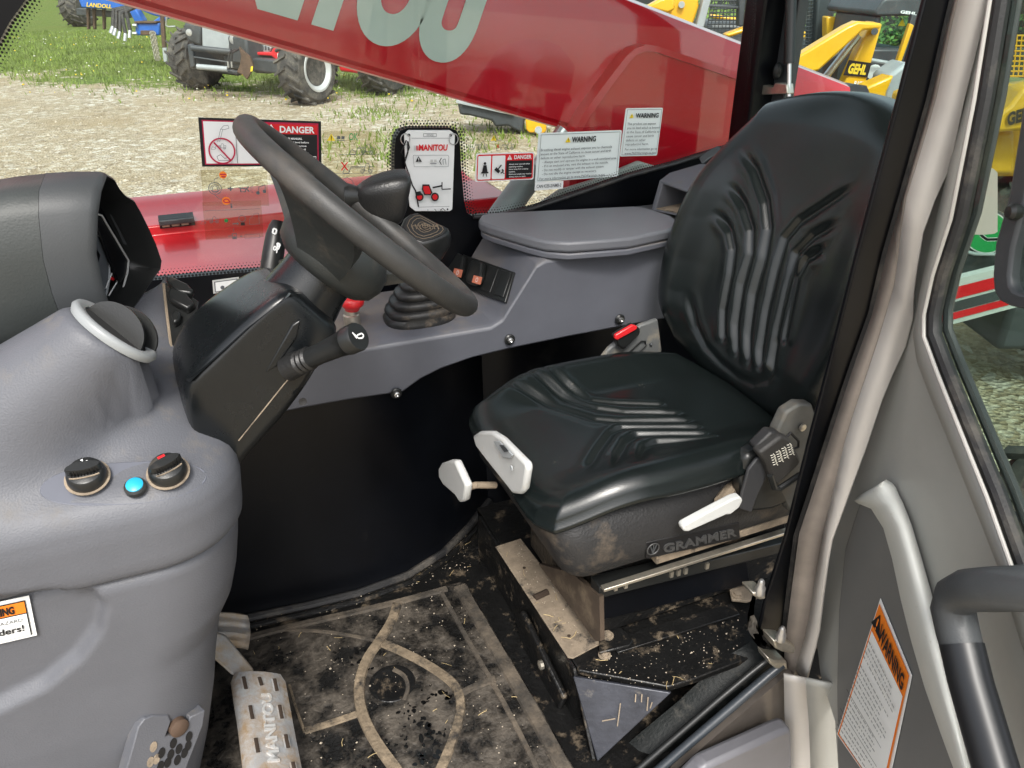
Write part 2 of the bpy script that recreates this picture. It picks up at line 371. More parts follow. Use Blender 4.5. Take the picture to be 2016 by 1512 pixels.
ax = list(np.concatenate([-np.geomspace(900, 22, 14), np.linspace(-20, 44, 60), np.geomspace(48, 900, 14)]))
gx, gy = np.meshgrid(ax, ax, indexing='ij'); gz = terr(gx, gy)
gm = MB().grid([[V(gx[i,j], gy[i,j], gz[i,j]) for j in range(len(ax))] for i in range(len(ax))])
o = part('ground', gm, ground_mat(), None, ang=180); o['kind'] = 'structure'

# grass, weeds and stones
def at_h(f, r): return HEAD*f + RGT*r
rs = np.random.RandomState(3)
mg = M('grass_blade', (.155,.215,.036), .7, var=.6, vs=1.7); mgs = M('gravel_stone', (.40,.35,.275), .9, var=.45, vs=9)
mfl = M('dandelion_yellow', (.72,.50,.03), .7); msd = M('seed_head_white', (.6,.58,.5), .8)
grass = MB(); seeds = MB(); dand = MB()
clumps = [(rs.uniform(9.5, 14.5), rs.uniform(-3.6, 1.6)) for _ in range(11)]
def blade(x, y, h):
    a = rs.uniform(0, 6.28); l = rs.uniform(-.5, .5, 2)*h; wd = rs.uniform(.006, .014)+h*.03
    d = V(math.cos(a), math.sin(a), 0)*wd; p = V(x, y, float(terr(x, y)))
    grass.add([p-d, p+d, p+V(l[0], l[1], h)], [(0,1,2)])
n = 0
while n < 26000:
    f = rs.uniform(12.5, 33); r = rs.uniform(-.62*f, .12*f); q = f + .33*r
    if q < 13.9 + rs.normal(0, .9): continue
    p = at_h(f, r); blade(p.x, p.y, rs.uniform(.04, .13)); n += 1
for f, r in clumps:
    s_ = rs.uniform(.12, .45)
    for k in range(int(170*s_/.3)):
        p = at_h(f+rs.normal(0, s_), r+rs.normal(0, s_)); blade(p.x, p.y, rs.uniform(.03, .12))
for k in range(420):
    f = rs.uniform(13, 32); r = rs.uniform(-.6*f, .05*f); 
    if f+.33*r < 11.5: continue
    p = at_h(f, r)+V(0, 0, rs.uniform(.06, .16)); t = seeds if rs.rand() < .55 else dand
    t.ball(p, rs.uniform(.010, .026), 5, (1,1,.6))
for nm, mb, m in (('grass', grass, mg), ('dandelion_seed_heads', seeds, msd), ('dandelion_flowers', dand, mfl)):
    o = part(nm, mb, m, None, ang=0, fix=False, kind='stuff')
    o['label'] = {'grass': 'short green grass and weeds growing beyond the gravel yard', 'dandelion_seed_heads': 'pale dandelion seed heads dotted over the grass', 'dandelion_flowers': 'small yellow dandelion flowers in the grass'}[nm]
st = MB()
ico = [V(0,0,1), V(.9,0,.1), V(.1,.85,.2), V(-.9,.1,.05), V(0,-.9,.1), V(0,0,-.6)]
icf = [(0,1,2),(0,2,3),(0,3,4),(0,4,1),(5,2,1),(5,3,2),(5,4,3),(5,1,4)]
for k in range(9000):
    f = rs.uniform(3.2, 16)*math.sqrt(rs.uniform(.25, 1)); r = rs.uniform(-.75*f, .62*f); p = at_h(f, r)
    s_ = rs.uniform(.010, .028)*(1 if rs.rand() > .06 else 1.7); a = rs.uniform(0, 6.28); ca, sa = math.cos(a), math.sin(a)
    sc = rs.uniform(.6, 1.2, 3)*s_
    st.add([V(p.x+(v.x*ca-v.y*sa)*sc[0], p.y+(v.x*sa+v.y*ca)*sc[1], v.z*sc[2]*.7+float(terr(p.x, p.y))) for v in ico], icf)
o = part('gravel_stones', st, mgs, None, ang=0, fix=False, kind='stuff'); o['label'] = 'loose pale stones lying on the gravel yard'

# ================================================================== TREES at the far right
m_bark = M('bark', (.09,.065,.045), .9, var=.3, vs=6); leafm = [M('leaf_green', (.055,.12,.025), .7, var=.5, vs=.9), M('leaf_spring_green', (.12,.19,.035), .7, var=.5, vs=.9)]
def tree(px, f, py_top, wid, k, label):
    r_ = (px-1008)/FPX; b = (756-py_top)/FPX; t = f/(cp+b*sp)
    top = P(px, py_top, f=f); base = V(top.x, top.y, float(terr(top.x, top.y)))
    h = top.z-base.z; th = thing('broadleaf_tree', label, 'tree', base, 'trees beyond the yard'); rr = np.random.RandomState(int(px)+k)
    tr = MB().tube([base, base+V(.05*h, 0, .35*h), base+V(.03*h, .02*h, .75*h)], [.05*h, .035*h, .01*h], 8)
    for q in range(6):
        a = q*1.1; z0 = rr.uniform(.3, .6)*h; tr.tube([base+V(.04*h, 0, z0), base+V(math.cos(a)*wid*.6, math.sin(a)*wid*.6, z0+.25*h)], [.02*h, .006*h], 6)
    part('trunk', tr, m_bark, th)
    cr = MB(); cl = [(V(rr.normal(0, wid*.38), rr.normal(0, wid*.38), h*rr.uniform(.34, .93)), rr.uniform(.18, .34)*wid) for _ in range(22)]
    for c, s_ in cl:
        for q in range(120):
            d = V(*rr.normal(0, 1, 3)).normalized()*s_*rr.uniform(.45, 1.08); p = base+c+d; a = V(*rr.normal(0, 1, 3)).normalized()*rr.uniform(.08, .17); e = a.orthogonal().normalized()*rr.uniform(.05, .1)
            if p.z > top.z: continue
            cr.add([p-a, p+e, p+a, p-e], [(0,1,2,3)])
    part('crown', cr, leafm[k % 2], th, ang=0, fix=False)
for i, (px, py, f, wd) in enumerate([(1600, 18, 44, 4.2), (1655, 22, 40, 3.4), (1690, 42, 42, 3.2), (1722, 30, 38, 3.0), (1790, 16, 42, 3.8), (1430, 4, 44, 4.5), (1945, 10, 40, 4.), (1340, -8, 48, 4.5)]):
    tree(px, f, py, wd, i, ['leafy tree behind the caged loader, beside the dark roof post', 'spring green tree just right of the caged loader post', 'low tree in the middle of the sky gap', 'tree touching the left edge of the black loader cab', 'tree seen through the glazing of the black loader cab', 'tree above the red boom behind the wire mesh cab', 'tree seen through the open door window', 'tree above the yellow arm over the boom'][i])

# ================================================================== FARM MACHINES beyond the glass
def wheel(c, axis, rad, wid, parent, rim_m, name='wheel', lugs=18, dish=1):
    axis = Vector(axis).normalized(); c = Vector(c); u = V(0,0,1); u = (u-axis*u.dot(axis)).normalized(); q = axis.cross(u)
    h = MB().lathe([(rad*.50, -wid*.42), (rad*.62, -wid*.5), (rad*.86, -wid*.5), (rad*.95, -wid*.40), (rad*.965, 0), (rad*.95, wid*.40), (rad*.86, wid*.5), (rad*.62, wid*.5), (rad*.50, wid*.42)], c, axis, 36, ell=(u, q))
    for k in range(lugs):
        for sd_ in (-1, 1):
            a0 = 2*math.pi*(k+(.5 if sd_ > 0 else 0))/lugs; pts = []
            for (aa, hh) in ((0, .03), (.62, .50), (.62+.16, .50), (.24, .03)):
                a = a0+aa*2*math.pi/lugs*1.1; pts.append(c+(u*math.cos(a)+q*math.sin(a))*rad*.94+axis*sd_*wid*hh)
            out = [(p-c-axis*(p-c).dot(axis)).normalized()*rad*.085 for p in pts]
            h.add(pts+[p+o_ for p, o_ in zip(pts, out)], [(4,5,6,7),(0,1,5,4),(1,2,6,5),(2,3,7,6),(3,0,4,7)])
    r = MB().lathe([(rad*.14, wid*.10), (rad*.16, wid*.16), (rad*.30, wid*.05), (rad*.44, wid*.12), (rad*.47, wid*.42), (rad*.58, wid*.53), (rad*.635, wid*.53), (rad*.645, wid*.48), (rad*.49, wid*.40), (rad*.1, -wid*.3)], c, axis*dish, 36)
    wp = part('wheel', r, rim_m, parent, ang=30); part('tyre', h, m_tyre, wp, ang=30)
    hb = MB().lathe([(rad*.13, 0), (rad*.13, wid*.3), (rad*.09, wid*.38), (.001, wid*.39)], c, axis*dish, 16); part('wheel_hub', hb, m_dgrey, wp)
# red tractor
fr = P(612, 204, z=0); fl = P(398, 174, z=0); rrw = P(760, 184, z=0)
T = thing('red_tractor', 'red tractor with front linkage parked on the grass, seen under the boom', 'tractor', (fr+fl)/2)
axle = (fr-fl).normalized(); fwd = V(axle.y, -axle.x, 0)
if fwd.dot(EYE-fr) < 0: fwd = -fwd
steer = (axle*.80 - fwd*.55).normalized()
def fpoly(pts, F): return [P(x, y, f=F) for x, y in pts]
wax = (RGT*.90-HEAD*.43).normalized()
wheel(fr+V(0,0,.55), wax, .55, .46, T, m_rim); wheel(fl+V(0,0,.55), -wax, .55, .46, T, m_rim)
for s_ in (0, -2.0):
    wheel(rrw+axle*s_+V(0,0,.62), wax*(1 if s_ == 0 else -1), .62, .5, T, m_rim, lugs=20)
mid = (fr+fl)/2; xm = Matrix((axle, -fwd, V(0,0,1))).transposed()
part('axle', MB().box(mid+V(0,0,.55), (2.7,.22,.22), xm), m_dgrey, T, bev=.03)
part('chassis', MB().box(mid+V(0,0,.78)-fwd*1.0, (.62,2.4,.46), xm), m_dgrey, T, bev=.04)
part('hood', MB().prism(fpoly([(455,-60),(560,-50),(570,60),(535,100),(488,86),(452,60)], 15.3), HEAD*1.5-RGT*.1), m_red, T, bev=.06)
part('hood_side', MB().prism(fpoly([(560,-40),(740,-30),(760,90),(650,90),(575,70)], 15.4), HEAD*.9), m_red, T, bev=.06)
part('front_weight', MB().prism(fpoly([(397,40),(456,56),(451,101),(398,94)], 14.9), HEAD*.4), m_lgrey, T, bev=.02)
part('front_fender', MB().prism(fpoly([(362,44),(398,48),(396,92),(372,82),(362,66)], 15.0), HEAD*.5), m_dgrey, T, bev=.04)
for x, y, r_ in ((373,64,.06),(461,78,.085),(478,82,.05)): part('headlight', MB().lathe([(r_*.7,.05),(r_,0),(r_*.9,-.03),(.001,-.035)], P(x,y,f=14.85), HEAD, 14), m_steel, T)
part('grille', MB().prism(fpoly([(487,79),(534,94),(531,103),(490,101)], 14.85), HEAD*.1), m_lgrey, T, bev=.01)
for k in range(7): part('grille_bar', MB().prism(fpoly([(491+k*6,82+k*1.7),(494+k*6,83+k*1.7),(494+k*6,99),(491+k*6,99)], 14.82), HEAD*.03), m_dgrey, T)
part('bumper', MB().prism(fpoly([(490,102),(534,103),(537,95),(552,96),(566,106),(563,119),(544,118),(534,110),(491,108)], 14.75), HEAD*.2), m_red, T, bev=.015)
part('bumper_plate', MB().prism(fpoly([(546,105),(553,105),(553,113),(546,113)], 14.72), HEAD*.02), f_white, T)
part('fuel_tank', MB().prism(fpoly([(492,108),(545,122),(548,134),(534,146),(498,144)], 14.9), HEAD*.5), m_dgrey, T, bev=.05)
part('link_frame', MB().prism(fpoly([(368,88),(378,86),(384,132),(374,134)], 14.5), HEAD*.12).prism(fpoly([(374,126),(470,140),(468,148),(374,135)], 14.55), HEAD*.12), m_dgrey, T, bev=.02)
part('frame_box', MB().prism(fpoly([(380,94),(470,104),(470,150),(382,138)], 15.2), HEAD*.5), m_matt, T, bev=.02)
for p0_, p1_, r_ in (((377,94),(455,102),.05),((388,131),(448,136),.045)): part('linkage_cylinder', MB().tube([P(*p0_,f=14.4), P(*p1_,f=14.4)], r_, 12), m_lgrey if r_ < .05 else m_dgrey, T)
part('linkage_plate', MB().prism(fpoly([(470,92),(478,100),(492,112),(499,132),(494,142),(486,157),(478,148),(466,142),(472,128),(474,110)], 14.35), HEAD*.08), m_rust, T, bev=.01)
part('reflector', MB().prism(fpoly([(494,131),(498,130),(497,140),(493,141)], 14.33), HEAD*.01), f_yel, T)
for x in (449, 456): part('hose_coupling', MB().tube([P(x,121,f=14.3), P(x+1,133,f=14.3)], .02, 8), m_steel, T)
for x0, x1 in ((463,449),(469,456)): part('hose', MB().tube([P(x0,97,f=14.5), P(x0-12,104,f=14.3), P(x1,122,f=14.3)], .018, 8), m_rub, T)
part('track_rod', MB().tube([P(382,112,f=14.45), P(420,118,f=14.45), P(448,122,f=14.45)], .014, 8), m_dgrey, T)
part('steering_rod', MB().tube([P(556,122,f=14.2), P(557,148,f=14.2)], .03, 8), m_steel, T)
part('knuckle', MB().prism(fpoly([(546,122),(566,118),(568,150),(558,158),(548,148)], 14.4), HEAD*.3), m_rust, T, bev=.03)
part('side_panel', MB().prism(fpoly([(660,60),(740,80),(735,150),(668,140)], 15.2), HEAD*.4), m_red, T, bev=.04)

# blue tillage implement, its hitch toward us
F0 = 24.0
I = thing('blue_implement', 'blue tillage implement with yellow lettering parked on the grass, top left', 'implement', P(240, 60, z=0))
tb = P(162, 52, z=0)
wheel(tb+V(0,0,.72), RGT*.97-HEAD*.2, .72, .85, I, m_dgrey, lugs=16)
part('frame_beam', MB().prism(fpoly([(152,-8),(245,-8),(262,10),(250,21),(160,15)], F0), HEAD*.5), m_blue, I, bev=.03)
d = Decal(fpoly([(169,4),(221,9),(221,17),(169,13)], F0-.02), -HEAD); d.text('LANDOLL', .02, .95, .9, f_yl2, w=.96, bold=.03, shear=.15); d.build(I, {'yellow_lettering': 'lettering'})
for px in (172, 184, 203, 226): part('shank', MB().prism(fpoly([(px-3,14),(px+3,14),(px+2.5,58),(px-1,58)], F0+.3), HEAD*.12), m_rust, I, bev=.01)
part('tool_bar', MB().prism(fpoly([(150,16),(255,24),(255,36),(150,30)], F0+.35), HEAD*.2), m_dgrey, I, bev=.02)
F1 = 20.0
part('tongue', MB().prism(fpoly([(254,22),(266,16),(282,42),(268,50)], F1+.8), HEAD*.3).prism(fpoly([(272,18),(330,26),(332,38),(300,30)], F1+1), HEAD*.3).prism(fpoly([(300,42),(318,30),(326,40),(306,52)], F1+.4), HEAD*.2), m_blue, I, bev=.03)
part('hitch_clevis', MB().prism(fpoly([(266,46),(314,46),(314,70),(266,70)], F1), HEAD*.15), m_blue, I, bev=.03)
part('hitch_plate', MB().prism(fpoly([(264,42),(308,42),(308,46),(264,46)], F1-.05), HEAD*.3).prism(fpoly([(276,60),(300,60),(306,69),(276,69)], F1-.06), HEAD*.2), m_rust, I, bev=.01)
for i, y in enumerate((50, 66)): part('hitch_pin', MB().tube([P(262, y, f=F1-.05), P(270, y, f=F1-.05)], .04, 8), m_steel, I)
for i, (x0, x1, y1) in enumerate(((250, 222, 52), (256, 228, 56), (262, 236, 62), (258, 247, 66), (266, 256, 60))):
    a = P(x0, 14, f=F1+.3); b_ = P(x1, y1, f=F1); hz = MB(); hz.tube([a, a.lerp(b_, .5)+V(0,0,.15)-RGT*.12, b_], .045, 8); ho = part('hydraulic_hose', hz, m_rub, I)
    part('hose_end', MB().tube([b_, b_+(b_-a).normalized()*.12-V(0,0,.06)], .04, 8), m_steel, ho)
ch = MB()
for k in range(11):
    t = k/10; c = P(lerp(299, 308, t), lerp(66, 115, t), f=F1-.1)
    for s_ in (0, 1): ch.tube([c+V(0,0,.045*math.cos(a))+(RGT if (k+s_) % 2 else (RGT+HEAD)*.6)*.05*math.sin(a)+RGT*(.04*s_) for a in np.linspace(0, 6.28, 9)], .016, 6)
part('safety_chain', ch, m_chrome, I)
part('jack_leg', MB().prism(fpoly([(314,28),(321,28),(326,94),(319,94)], F1-.15), HEAD*.09), m_rust, I, bev=.01)
part('jack_foot', MB().prism(fpoly([(319,94),(327,94),(329,122),(322,122)], F1-.15), HEAD*.07), m_lgrey, I, bev=.01)
part('jack_crank', MB().tube([P(328,34,f=F1-.15), P(327,50,f=F1-.15), P(331,53,f=F1-.15), P(345,52,f=F1-.15)], .02, 8), m_steel, I)

# yellow loader: bucket seen under the boom
Lb = thing('loader_bucket', 'dark grey loader bucket with yellow hook seen below the boom edge', 'bucket', P(985, 252, z=0))
FB = 11.0
part('bucket_shell', MB().prism(fpoly([(898,190),(1010,190),(1034,232),(1030,264),(1000,248),(975,250),(968,238),(925,228),(905,226)], FB), HEAD*.55), m_dgrey, Lb, bev=.03)
part('cutting_edge', MB().prism(fpoly([(898,196),(1012,222),(1012,228),(898,203)], FB-.05), HEAD*.05), m_lgrey, Lb, bev=.006)
part('coupler_hook', MB().prism(fpoly([(1034,226),(1075,232),(1076,258),(1064,268),(1052,262),(1042,262),(1036,256)], FB-.1), HEAD*.25), m_yel, Lb, bev=.02)
part('coupler_pin', MB().tube([P(1060,256,f=FB-.16), P(1060,256,f=FB+.1)], .05, 12), m_lgrey, Lb)

def screen(mb, quad, F, nx, ny, r=.006):
    q = [P(x, y, f=F) for x, y in quad]
    for i in range(nx+1):
        t = i/nx; mb.tube([q[0].lerp(q[1], t), q[3].lerp(q[2], t)], r, 4, False)
    for i in range(ny+1):
        t = i/ny; mb.tube([q[0].lerp(q[3], t), q[1].lerp(q[2], t)], r, 4, False)
# loader with black cab and lettered tower (through the rear window)
FA = 6.6
A = thing('skid_loader', 'yellow skid loader with black glazed cab and lettered arm tower, seen behind the seat', 'loader', P(1730, 560, z=0))
A.location = P(1720, 120, f=FA+.6)*1; A.location.z = 0
part('arm_tower', MB().prism(fpoly([(1716,42),(1738,47),(1690,215),(1640,215)], FA), HEAD*.14), m_yel, A, bev=.015)
part('lift_arm', MB().prism(fpoly([(1560,118),(1668,52),(1690,42),(1738,46),(1733,58),(1700,60),(1612,140),(1560,150)], FA-.16), HEAD*.14), m_yel, A, bev=.018)
part('far_lift_arm', MB().prism(fpoly([(1628,32),(1662,34),(1672,46),(1655,62),(1628,76)], FA+1.3), HEAD*.14), m_yel, A, bev=.015)
part('pivot_pin', MB().tube([P(1722,62,f=FA-.2), P(1722,62,f=FA)], .025, 12), m_dgrey, A)
d = Decal(fpoly([(1671,118),(1716,124),(1708,152),(1660,148)], FA-.012), -HEAD); d.rect(0,0,1,1,f_black); d.text('GEHL', .12, .82, .62, f_yl2, w=.76, bold=.05); d.build(A, {'print_black':'name_plate','yellow_lettering':'lettering'})
d = Decal(fpoly([(1683,159),(1702,160),(1699,170),(1680,169)], FA-.012), -HEAD); d.text('R105', 0, .9, .85, f_white, w=1, bold=.03); d.build(A, {'white_print': 'model_number'})
part('cab_roof', MB().prism(fpoly([(1737,2),(1745,-4),(1900,-8),(1905,16),(1900,30),(1725,32),(1722,24)], FA+.35), HEAD*1.1), m_dgrey, A, bev=.03)
d = Decal(fpoly([(1774,20),(1806,24),(1804,30),(1772,26)], FA+.335), -HEAD); d.text('GEHL', 0, .95, .9, f_white, w=1, bold=.04); d.build(A, {'white_print': 'roof_lettering'})
cabp = part('cab_frame', MB().prism(fpoly([(1726,30),(1737,30),(1728,90),(1712,90)], FA+.4), HEAD*.9).prism(fpoly([(1806,30),(1818,30),(1796,130),(1782,130)], FA+.4), HEAD*.1).prism(fpoly([(1700,96),(1795,96),(1770,215),(1672,215)], FA+.45), HEAD*.9), m_dgrey, A, bev=.02)
part('cab_window', MB().prism(fpoly([(1736,33),(1806,36),(1786,96),(1724,92)], FA+.5), HEAD*.01), g_cab, A, ang=0)
d = Decal(fpoly([(1770,36),(1784,36),(1782,51),(1768,51)], FA+.49), -HEAD); d.poly([(0,1),(1,1),(.5,0)], f_yel); d.build(A, {'yellow_print': 'warning_triangle'})
part('door_post', MB().prism(fpoly([(1792,46),(1800,50),(1773,128),(1766,122)], FA+.1), HEAD*.05), m_yel, A, bev=.006)
part('door_edge', MB().prism(fpoly([(1796,28),(1806,30),(1774,138),(1768,134)], FA+.15), HEAD*.05), m_dgrey, A, bev=.006)
part('grab_rail', MB().tube([P(1712,118,f=FA+.2), P(1765,127,f=FA+.2)], .016, 8), m_lgrey, A)
part('work_light', MB().lathe([(.05,0),(.06,-.04),(.02,-.05)], P(1717,141,f=FA+.3), HEAD, 14), f_white, A)
part('tail_light', MB().lathe([(.05,0),(.055,-.04),(.02,-.05)], P(1738,143,f=FA+.3), HEAD, 14), f_red, A)
part('mudguard', MB().prism(fpoly([(1748,150),(1790,120),(1780,215),(1735,215)], FA-.25), HEAD*.3), m_lgrey, A, bev=.03)
part('bucket_arm', MB().prism(fpoly([(1705,172),(1762,148),(1745,185),(1748,212),(1700,212)], FA-.3), HEAD*.2), m_yel, A, bev=.02)
part('hydraulic_block', MB().prism(fpoly([(1610,128),(1660,92),(1650,160),(1622,170)], FA+.2), HEAD*.3), m_dgrey, A, bev=.03)
part('cylinder_rod', MB().tube([P(1625,152,f=FA+.05), P(1690,70,f=FA+.05)], .03, 10), m_steel, A)
# caged loader left of it
FC = 8.2
Bq = thing('skid_loader', 'yellow skid loader with dark mesh cage cab, between the boom and the black loader', 'loader', P(1560, 60, f=FC)); Bq.location.z = 0
part('cage_post', MB().prism(fpoly([(1610,-10),(1650,-10),(1640,44),(1632,96),(1605,96)], FC), HEAD*.3), m_dgrey, Bq, bev=.02)
part('cage_post', MB().prism(fpoly([(1456,-10),(1468,-10),(1464,52),(1454,52)], FC), HEAD*.12), m_dgrey, Bq, bev=.01)
part('cage_post', MB().prism(fpoly([(1388,-10),(1402,-10),(1386,54),(1370,54)], FC-.1), HEAD*.14), m_lgrey, Bq, bev=.01)
part('cage_beam', MB().prism(fpoly([(1376,8),(1460,12),(1460,18),(1376,13)], FC+.02), HEAD*.08), m_dgrey, Bq, bev=.006)
for q_, f_, a_, b_ in (([(1402,-6),(1458,-6),(1458,70),(1390,70)], FC+.3, 9, 10), ([(1568,-6),(1612,-6),(1606,96),(1564,96)], FC+.1, 8, 14)):
    sc = MB(); screen(sc, q_, f_, a_, b_); part('wire_mesh', sc, m_dgrey, Bq, ang=0, kind='stuff')
part('cab_body', MB().prism(fpoly([(1395,44),(1560,46),(1600,92),(1610,140),(1480,140),(1395,120)], FC+.9), HEAD*.9), m_dgrey, Bq, bev=.05)
part('lift_arm', MB().prism(fpoly([(1272,14),(1300,-2),(1326,-10),(1330,18),(1315,26)], FC-.2), HEAD*.16), m_yel, Bq, bev=.02)
part('arm_tower', MB().prism(fpoly([(1326,-10),(1374,-10),(1376,12),(1361,60),(1313,40)], FC-.05), HEAD*.16), m_yel, Bq, bev=.02)
part('pivot_pin', MB().tube([P(1342,9,f=FC-.1), P(1342,9,f=FC)], .03, 12), m_lgrey, Bq)
part('far_lift_arm', MB().prism(fpoly([(1402,28),(1462,36),(1466,44),(1402,36)], FC+1.6), HEAD*.16), m_yel, Bq, bev=.02)
part('far_lift_arm', MB().prism(fpoly([(1568,52),(1606,74),(1606,86),(1568,84)], FC+1.0), HEAD*.16), m_yel, Bq, bev=.02)
part('bucket_arm', MB().prism(fpoly([(1428,68),(1480,50),(1480,60),(1436,74)], FC-.3), HEAD*.16), m_yel, Bq, bev=.02)
# loader seen through the open door's glass
FD = 4.9
D_ = thing('skid_loader', 'yellow skid loader with dark lettering seen through the open door window', 'loader', P(1960, 260, f=FD)); D_.location.z = 0
part('rear_body', MB().prism(fpoly([(1880,212),(1995,206),(2012,175),(2090,165),(2090,350),(1860,350)], FD), HEAD*.9), m_yel, D_, bev=.04)
part('lower_guard', MB().prism(fpoly([(1862,285),(1935,282),(1960,258),(2000,255),(2000,345),(1850,345)], FD-.12), HEAD*.12), m_yel, D_, bev=.03)
part('lift_arm', MB().prism(fpoly([(1990,208),(2014,175),(2100,150),(2100,262),(2004,258),(1960,262),(1940,285),(1915,285),(1948,240)], FD-.3), HEAD*.16), m_yel, D_, bev=.02)
d = Decal(fpoly([(1984,222),(2040,205),(2038,232),(1982,248)], FD-.315), -HEAD); d.text('GEHL', 0, .95, .9, f_black, w=1, bold=.05); d.build(D_, {'black_print': 'lettering'})
part('cab_window', MB().prism(fpoly([(1890,-10),(2090,-10),(2090,190),(1862,190)], FD+.25), HEAD*.02), g_cab, D_, ang=0)
part('cab_rear_wall', MB().prism(fpoly([(1880,100),(2090,100),(2090,215),(1855,215)], FD+.9), HEAD*.3), m_dgrey, D_, bev=.03)
sc = MB(); screen(sc, [(1985,70),(2030,70),(2024,150),(1975,150)], FD+.2, 5, 8, .005); part('wire_mesh', sc, m_yel, D_, ang=0, kind='stuff')
hp = MB().tube([P(1945,203,f=FD-.08), P(1988,202,f=FD-.08), P(2010,188,f=FD-.08)], .04, 10); part('rubber_bumper', hp, m_rub, D_)
for x in (1950, 1962, 1974): part('hydraulic_fitting', MB().ball(P(x, 203, f=FD-.14), .04, 8), m_lgrey, D_)
# dark machine with emblem and striped skirt, lower
FE = 3.1
G = thing('striped_machine', 'dark machine with round green emblem and red striped skirt behind the door window', 'machine', P(1930, 600, f=FE)); G.location.z = 0
part('dark_hood', MB().prism(fpoly([(1850,470),(2070,455),(2070,560),(1850,585)], FE+.25), HEAD*.7), m_dgrey, G, bev=.05)
part('hood_edge', MB().tube([P(1872,488,f=FE+.2), P(1920,500,f=FE+.2), P(2010,502,f=FE+.2), P(2070,498,f=FE+.2)], .008, 8), m_lgrey, G)
d = Decal(fpoly([(1886,420),(1998,412),(1998,498),(1886,500)], FE+.22), -HEAD); d.k = 4
d.disc(.5,.5,.5,f_sil,36); d.disc(.5,.5,.47,f_grn,36); d.line([(.40,.2),(.40,.55),(.5,.66),(1.0,.66)],.09,f_sil); d.line([(.40,.2),(.40,.55),(.5,.66),(1.0,.66)],.06,f_black); d.build(G, {'green_print':'emblem','print_silver':'emblem_rim'})
part('skirt', MB().prism(fpoly([(1840,560),(2075,502),(2075,585),(1840,648)], FE), HEAD*.04), f_sil, G)
d = Decal(fpoly([(1840,570),(2075,510),(2075,580),(1840,642)], FE-.004), -HEAD); d.rect(0,.08,1,.40,f_red); d.rect(0,.47,1,.74,m_dgrey); d.rect(0,.76,1,.95,f_red); d.build(G, {'red_print':'red_stripe'})

for th_, c0, f_ in ((A, 1700, FA), (Bq, 1500, FC), (D_, 1985, FD)):
    for dx, df in ((-.45, .2), (.5, .2), (-.45, 1.3), (.5, 1.3)):
        p = P(c0, 120, f=f_)+RGT*dx+HEAD*df; gz_ = float(terr(p.x, p.y)); wheel(V(p.x, p.y, gz_+.42), -HEAD if df < 1 else HEAD, .42, .3, th_, m_yel, lugs=14)
    p = P(c0, 120, f=f_)+HEAD*.75; gz_ = float(terr(p.x, p.y))
    part('chassis', MB().box(V(p.x, p.y, gz_+.6), (1.5, .9, .5), Matrix((RGT, HEAD, V(0,0,1))).transposed()), m_dgrey, th_, bev=.03)
p = P(2130, 560, f=FE+.6)
part('chassis', MB().box(V(p.x, p.y, .55), (1.0, .5, .5), Matrix((RGT, HEAD, V(0,0,1))).transposed()), m_dgrey, G, bev=.03)
for dx in (.15, .85):
    q_ = p+RGT*dx; wheel(V(q_.x, q_.y, .3), -HEAD, .3, .25, G, m_dgrey, lugs=14)

for th_ in (A, Bq, D_): th_['group'] = 'yellow skid loaders parked behind the cab'
# ================================================================== TELEHANDLER BODY: boom, hood, chassis (beyond the side window)
YB = 1.76
BM = thing('telehandler_boom', 'glossy red telescopic boom with big pale lettering running past the side window', 'boom', P(1700, 185, y=YB))
def bp(px, py, y=YB): return P(px, py, y=y)
b0, b1 = bp(230, 0), bp(1130, 257); t0, t1 = bp(1262, 0), bp(1470, 82)
sl_ = (b1.z-b0.z)/(b1.x-b0.x)
def bz(x): return b0.z+(x-b0.x)*sl_
ts = (t1.z-t0.z)/(t1.x-t0.x); xe = P(1702, 186, y=YB).x
def tz(x): return t0.z+(x-t0.x)*ts
prof = []
rings = []
for x in np.linspace(b0.x-1.6, xe-.05, 14):
    lo, hi = bz(x), tz(x); r = .035; D = .26
    pts = [(0, lo+r*.4), (r*.4, lo), (D-r, lo), (D, lo+r), (D, hi-r), (D-r, hi), (r, hi), (r*.3, hi-r*.3), (0, hi-r)]
    rings.append([V(x, YB+a, z) for a, z in pts])
part('boom_tube', MB().loft(rings), m_redb, BM, ang=28)
part('bottom_flange', MB().loft([[V(x, YB-.004+a, bz(x)+z) for a, z in ((0,-.002),(.02,-.006),(.02,.004),(0,.005))] for x in (b0.x-1.6, xe-.3)]), m_red, BM)
end = V(xe, YB+.13, (bz(xe)+tz(xe))/2)
part('boom_end_cap', MB().loft([[V(x, YB+.13+(a-.13)*k, lerp(bz(xe), tz(xe), .5)+(z-lerp(bz(xe), tz(xe), .5))*k) for a, z in ((0,bz(xe)+.03),(.03,bz(xe)),(.23,bz(xe)),(.26,bz(xe)+.03),(.26,tz(xe)-.03),(.23,tz(xe)),(.03,tz(xe)),(0,tz(xe)-.03))] for x, k in ((xe-.06,1.03),(xe-.01,1.05),(xe+.03,1.02),(xe+.05,.9))]), m_rub, BM, ang=30)
nB = V(0,-1,0); uB = V(1, 0, sl_).normalized()
dq = [bp(170, -302), bp(990, -65), bp(928, 120), bp(108, -117)]
d = Decal([p+nB*.002 for p in dq], nB); d.text('MANITOU', .0, .985, .93, f_mint, w=.985, bold=.085); d.build(BM, {'boom_letter_film': 'boom_lettering'})
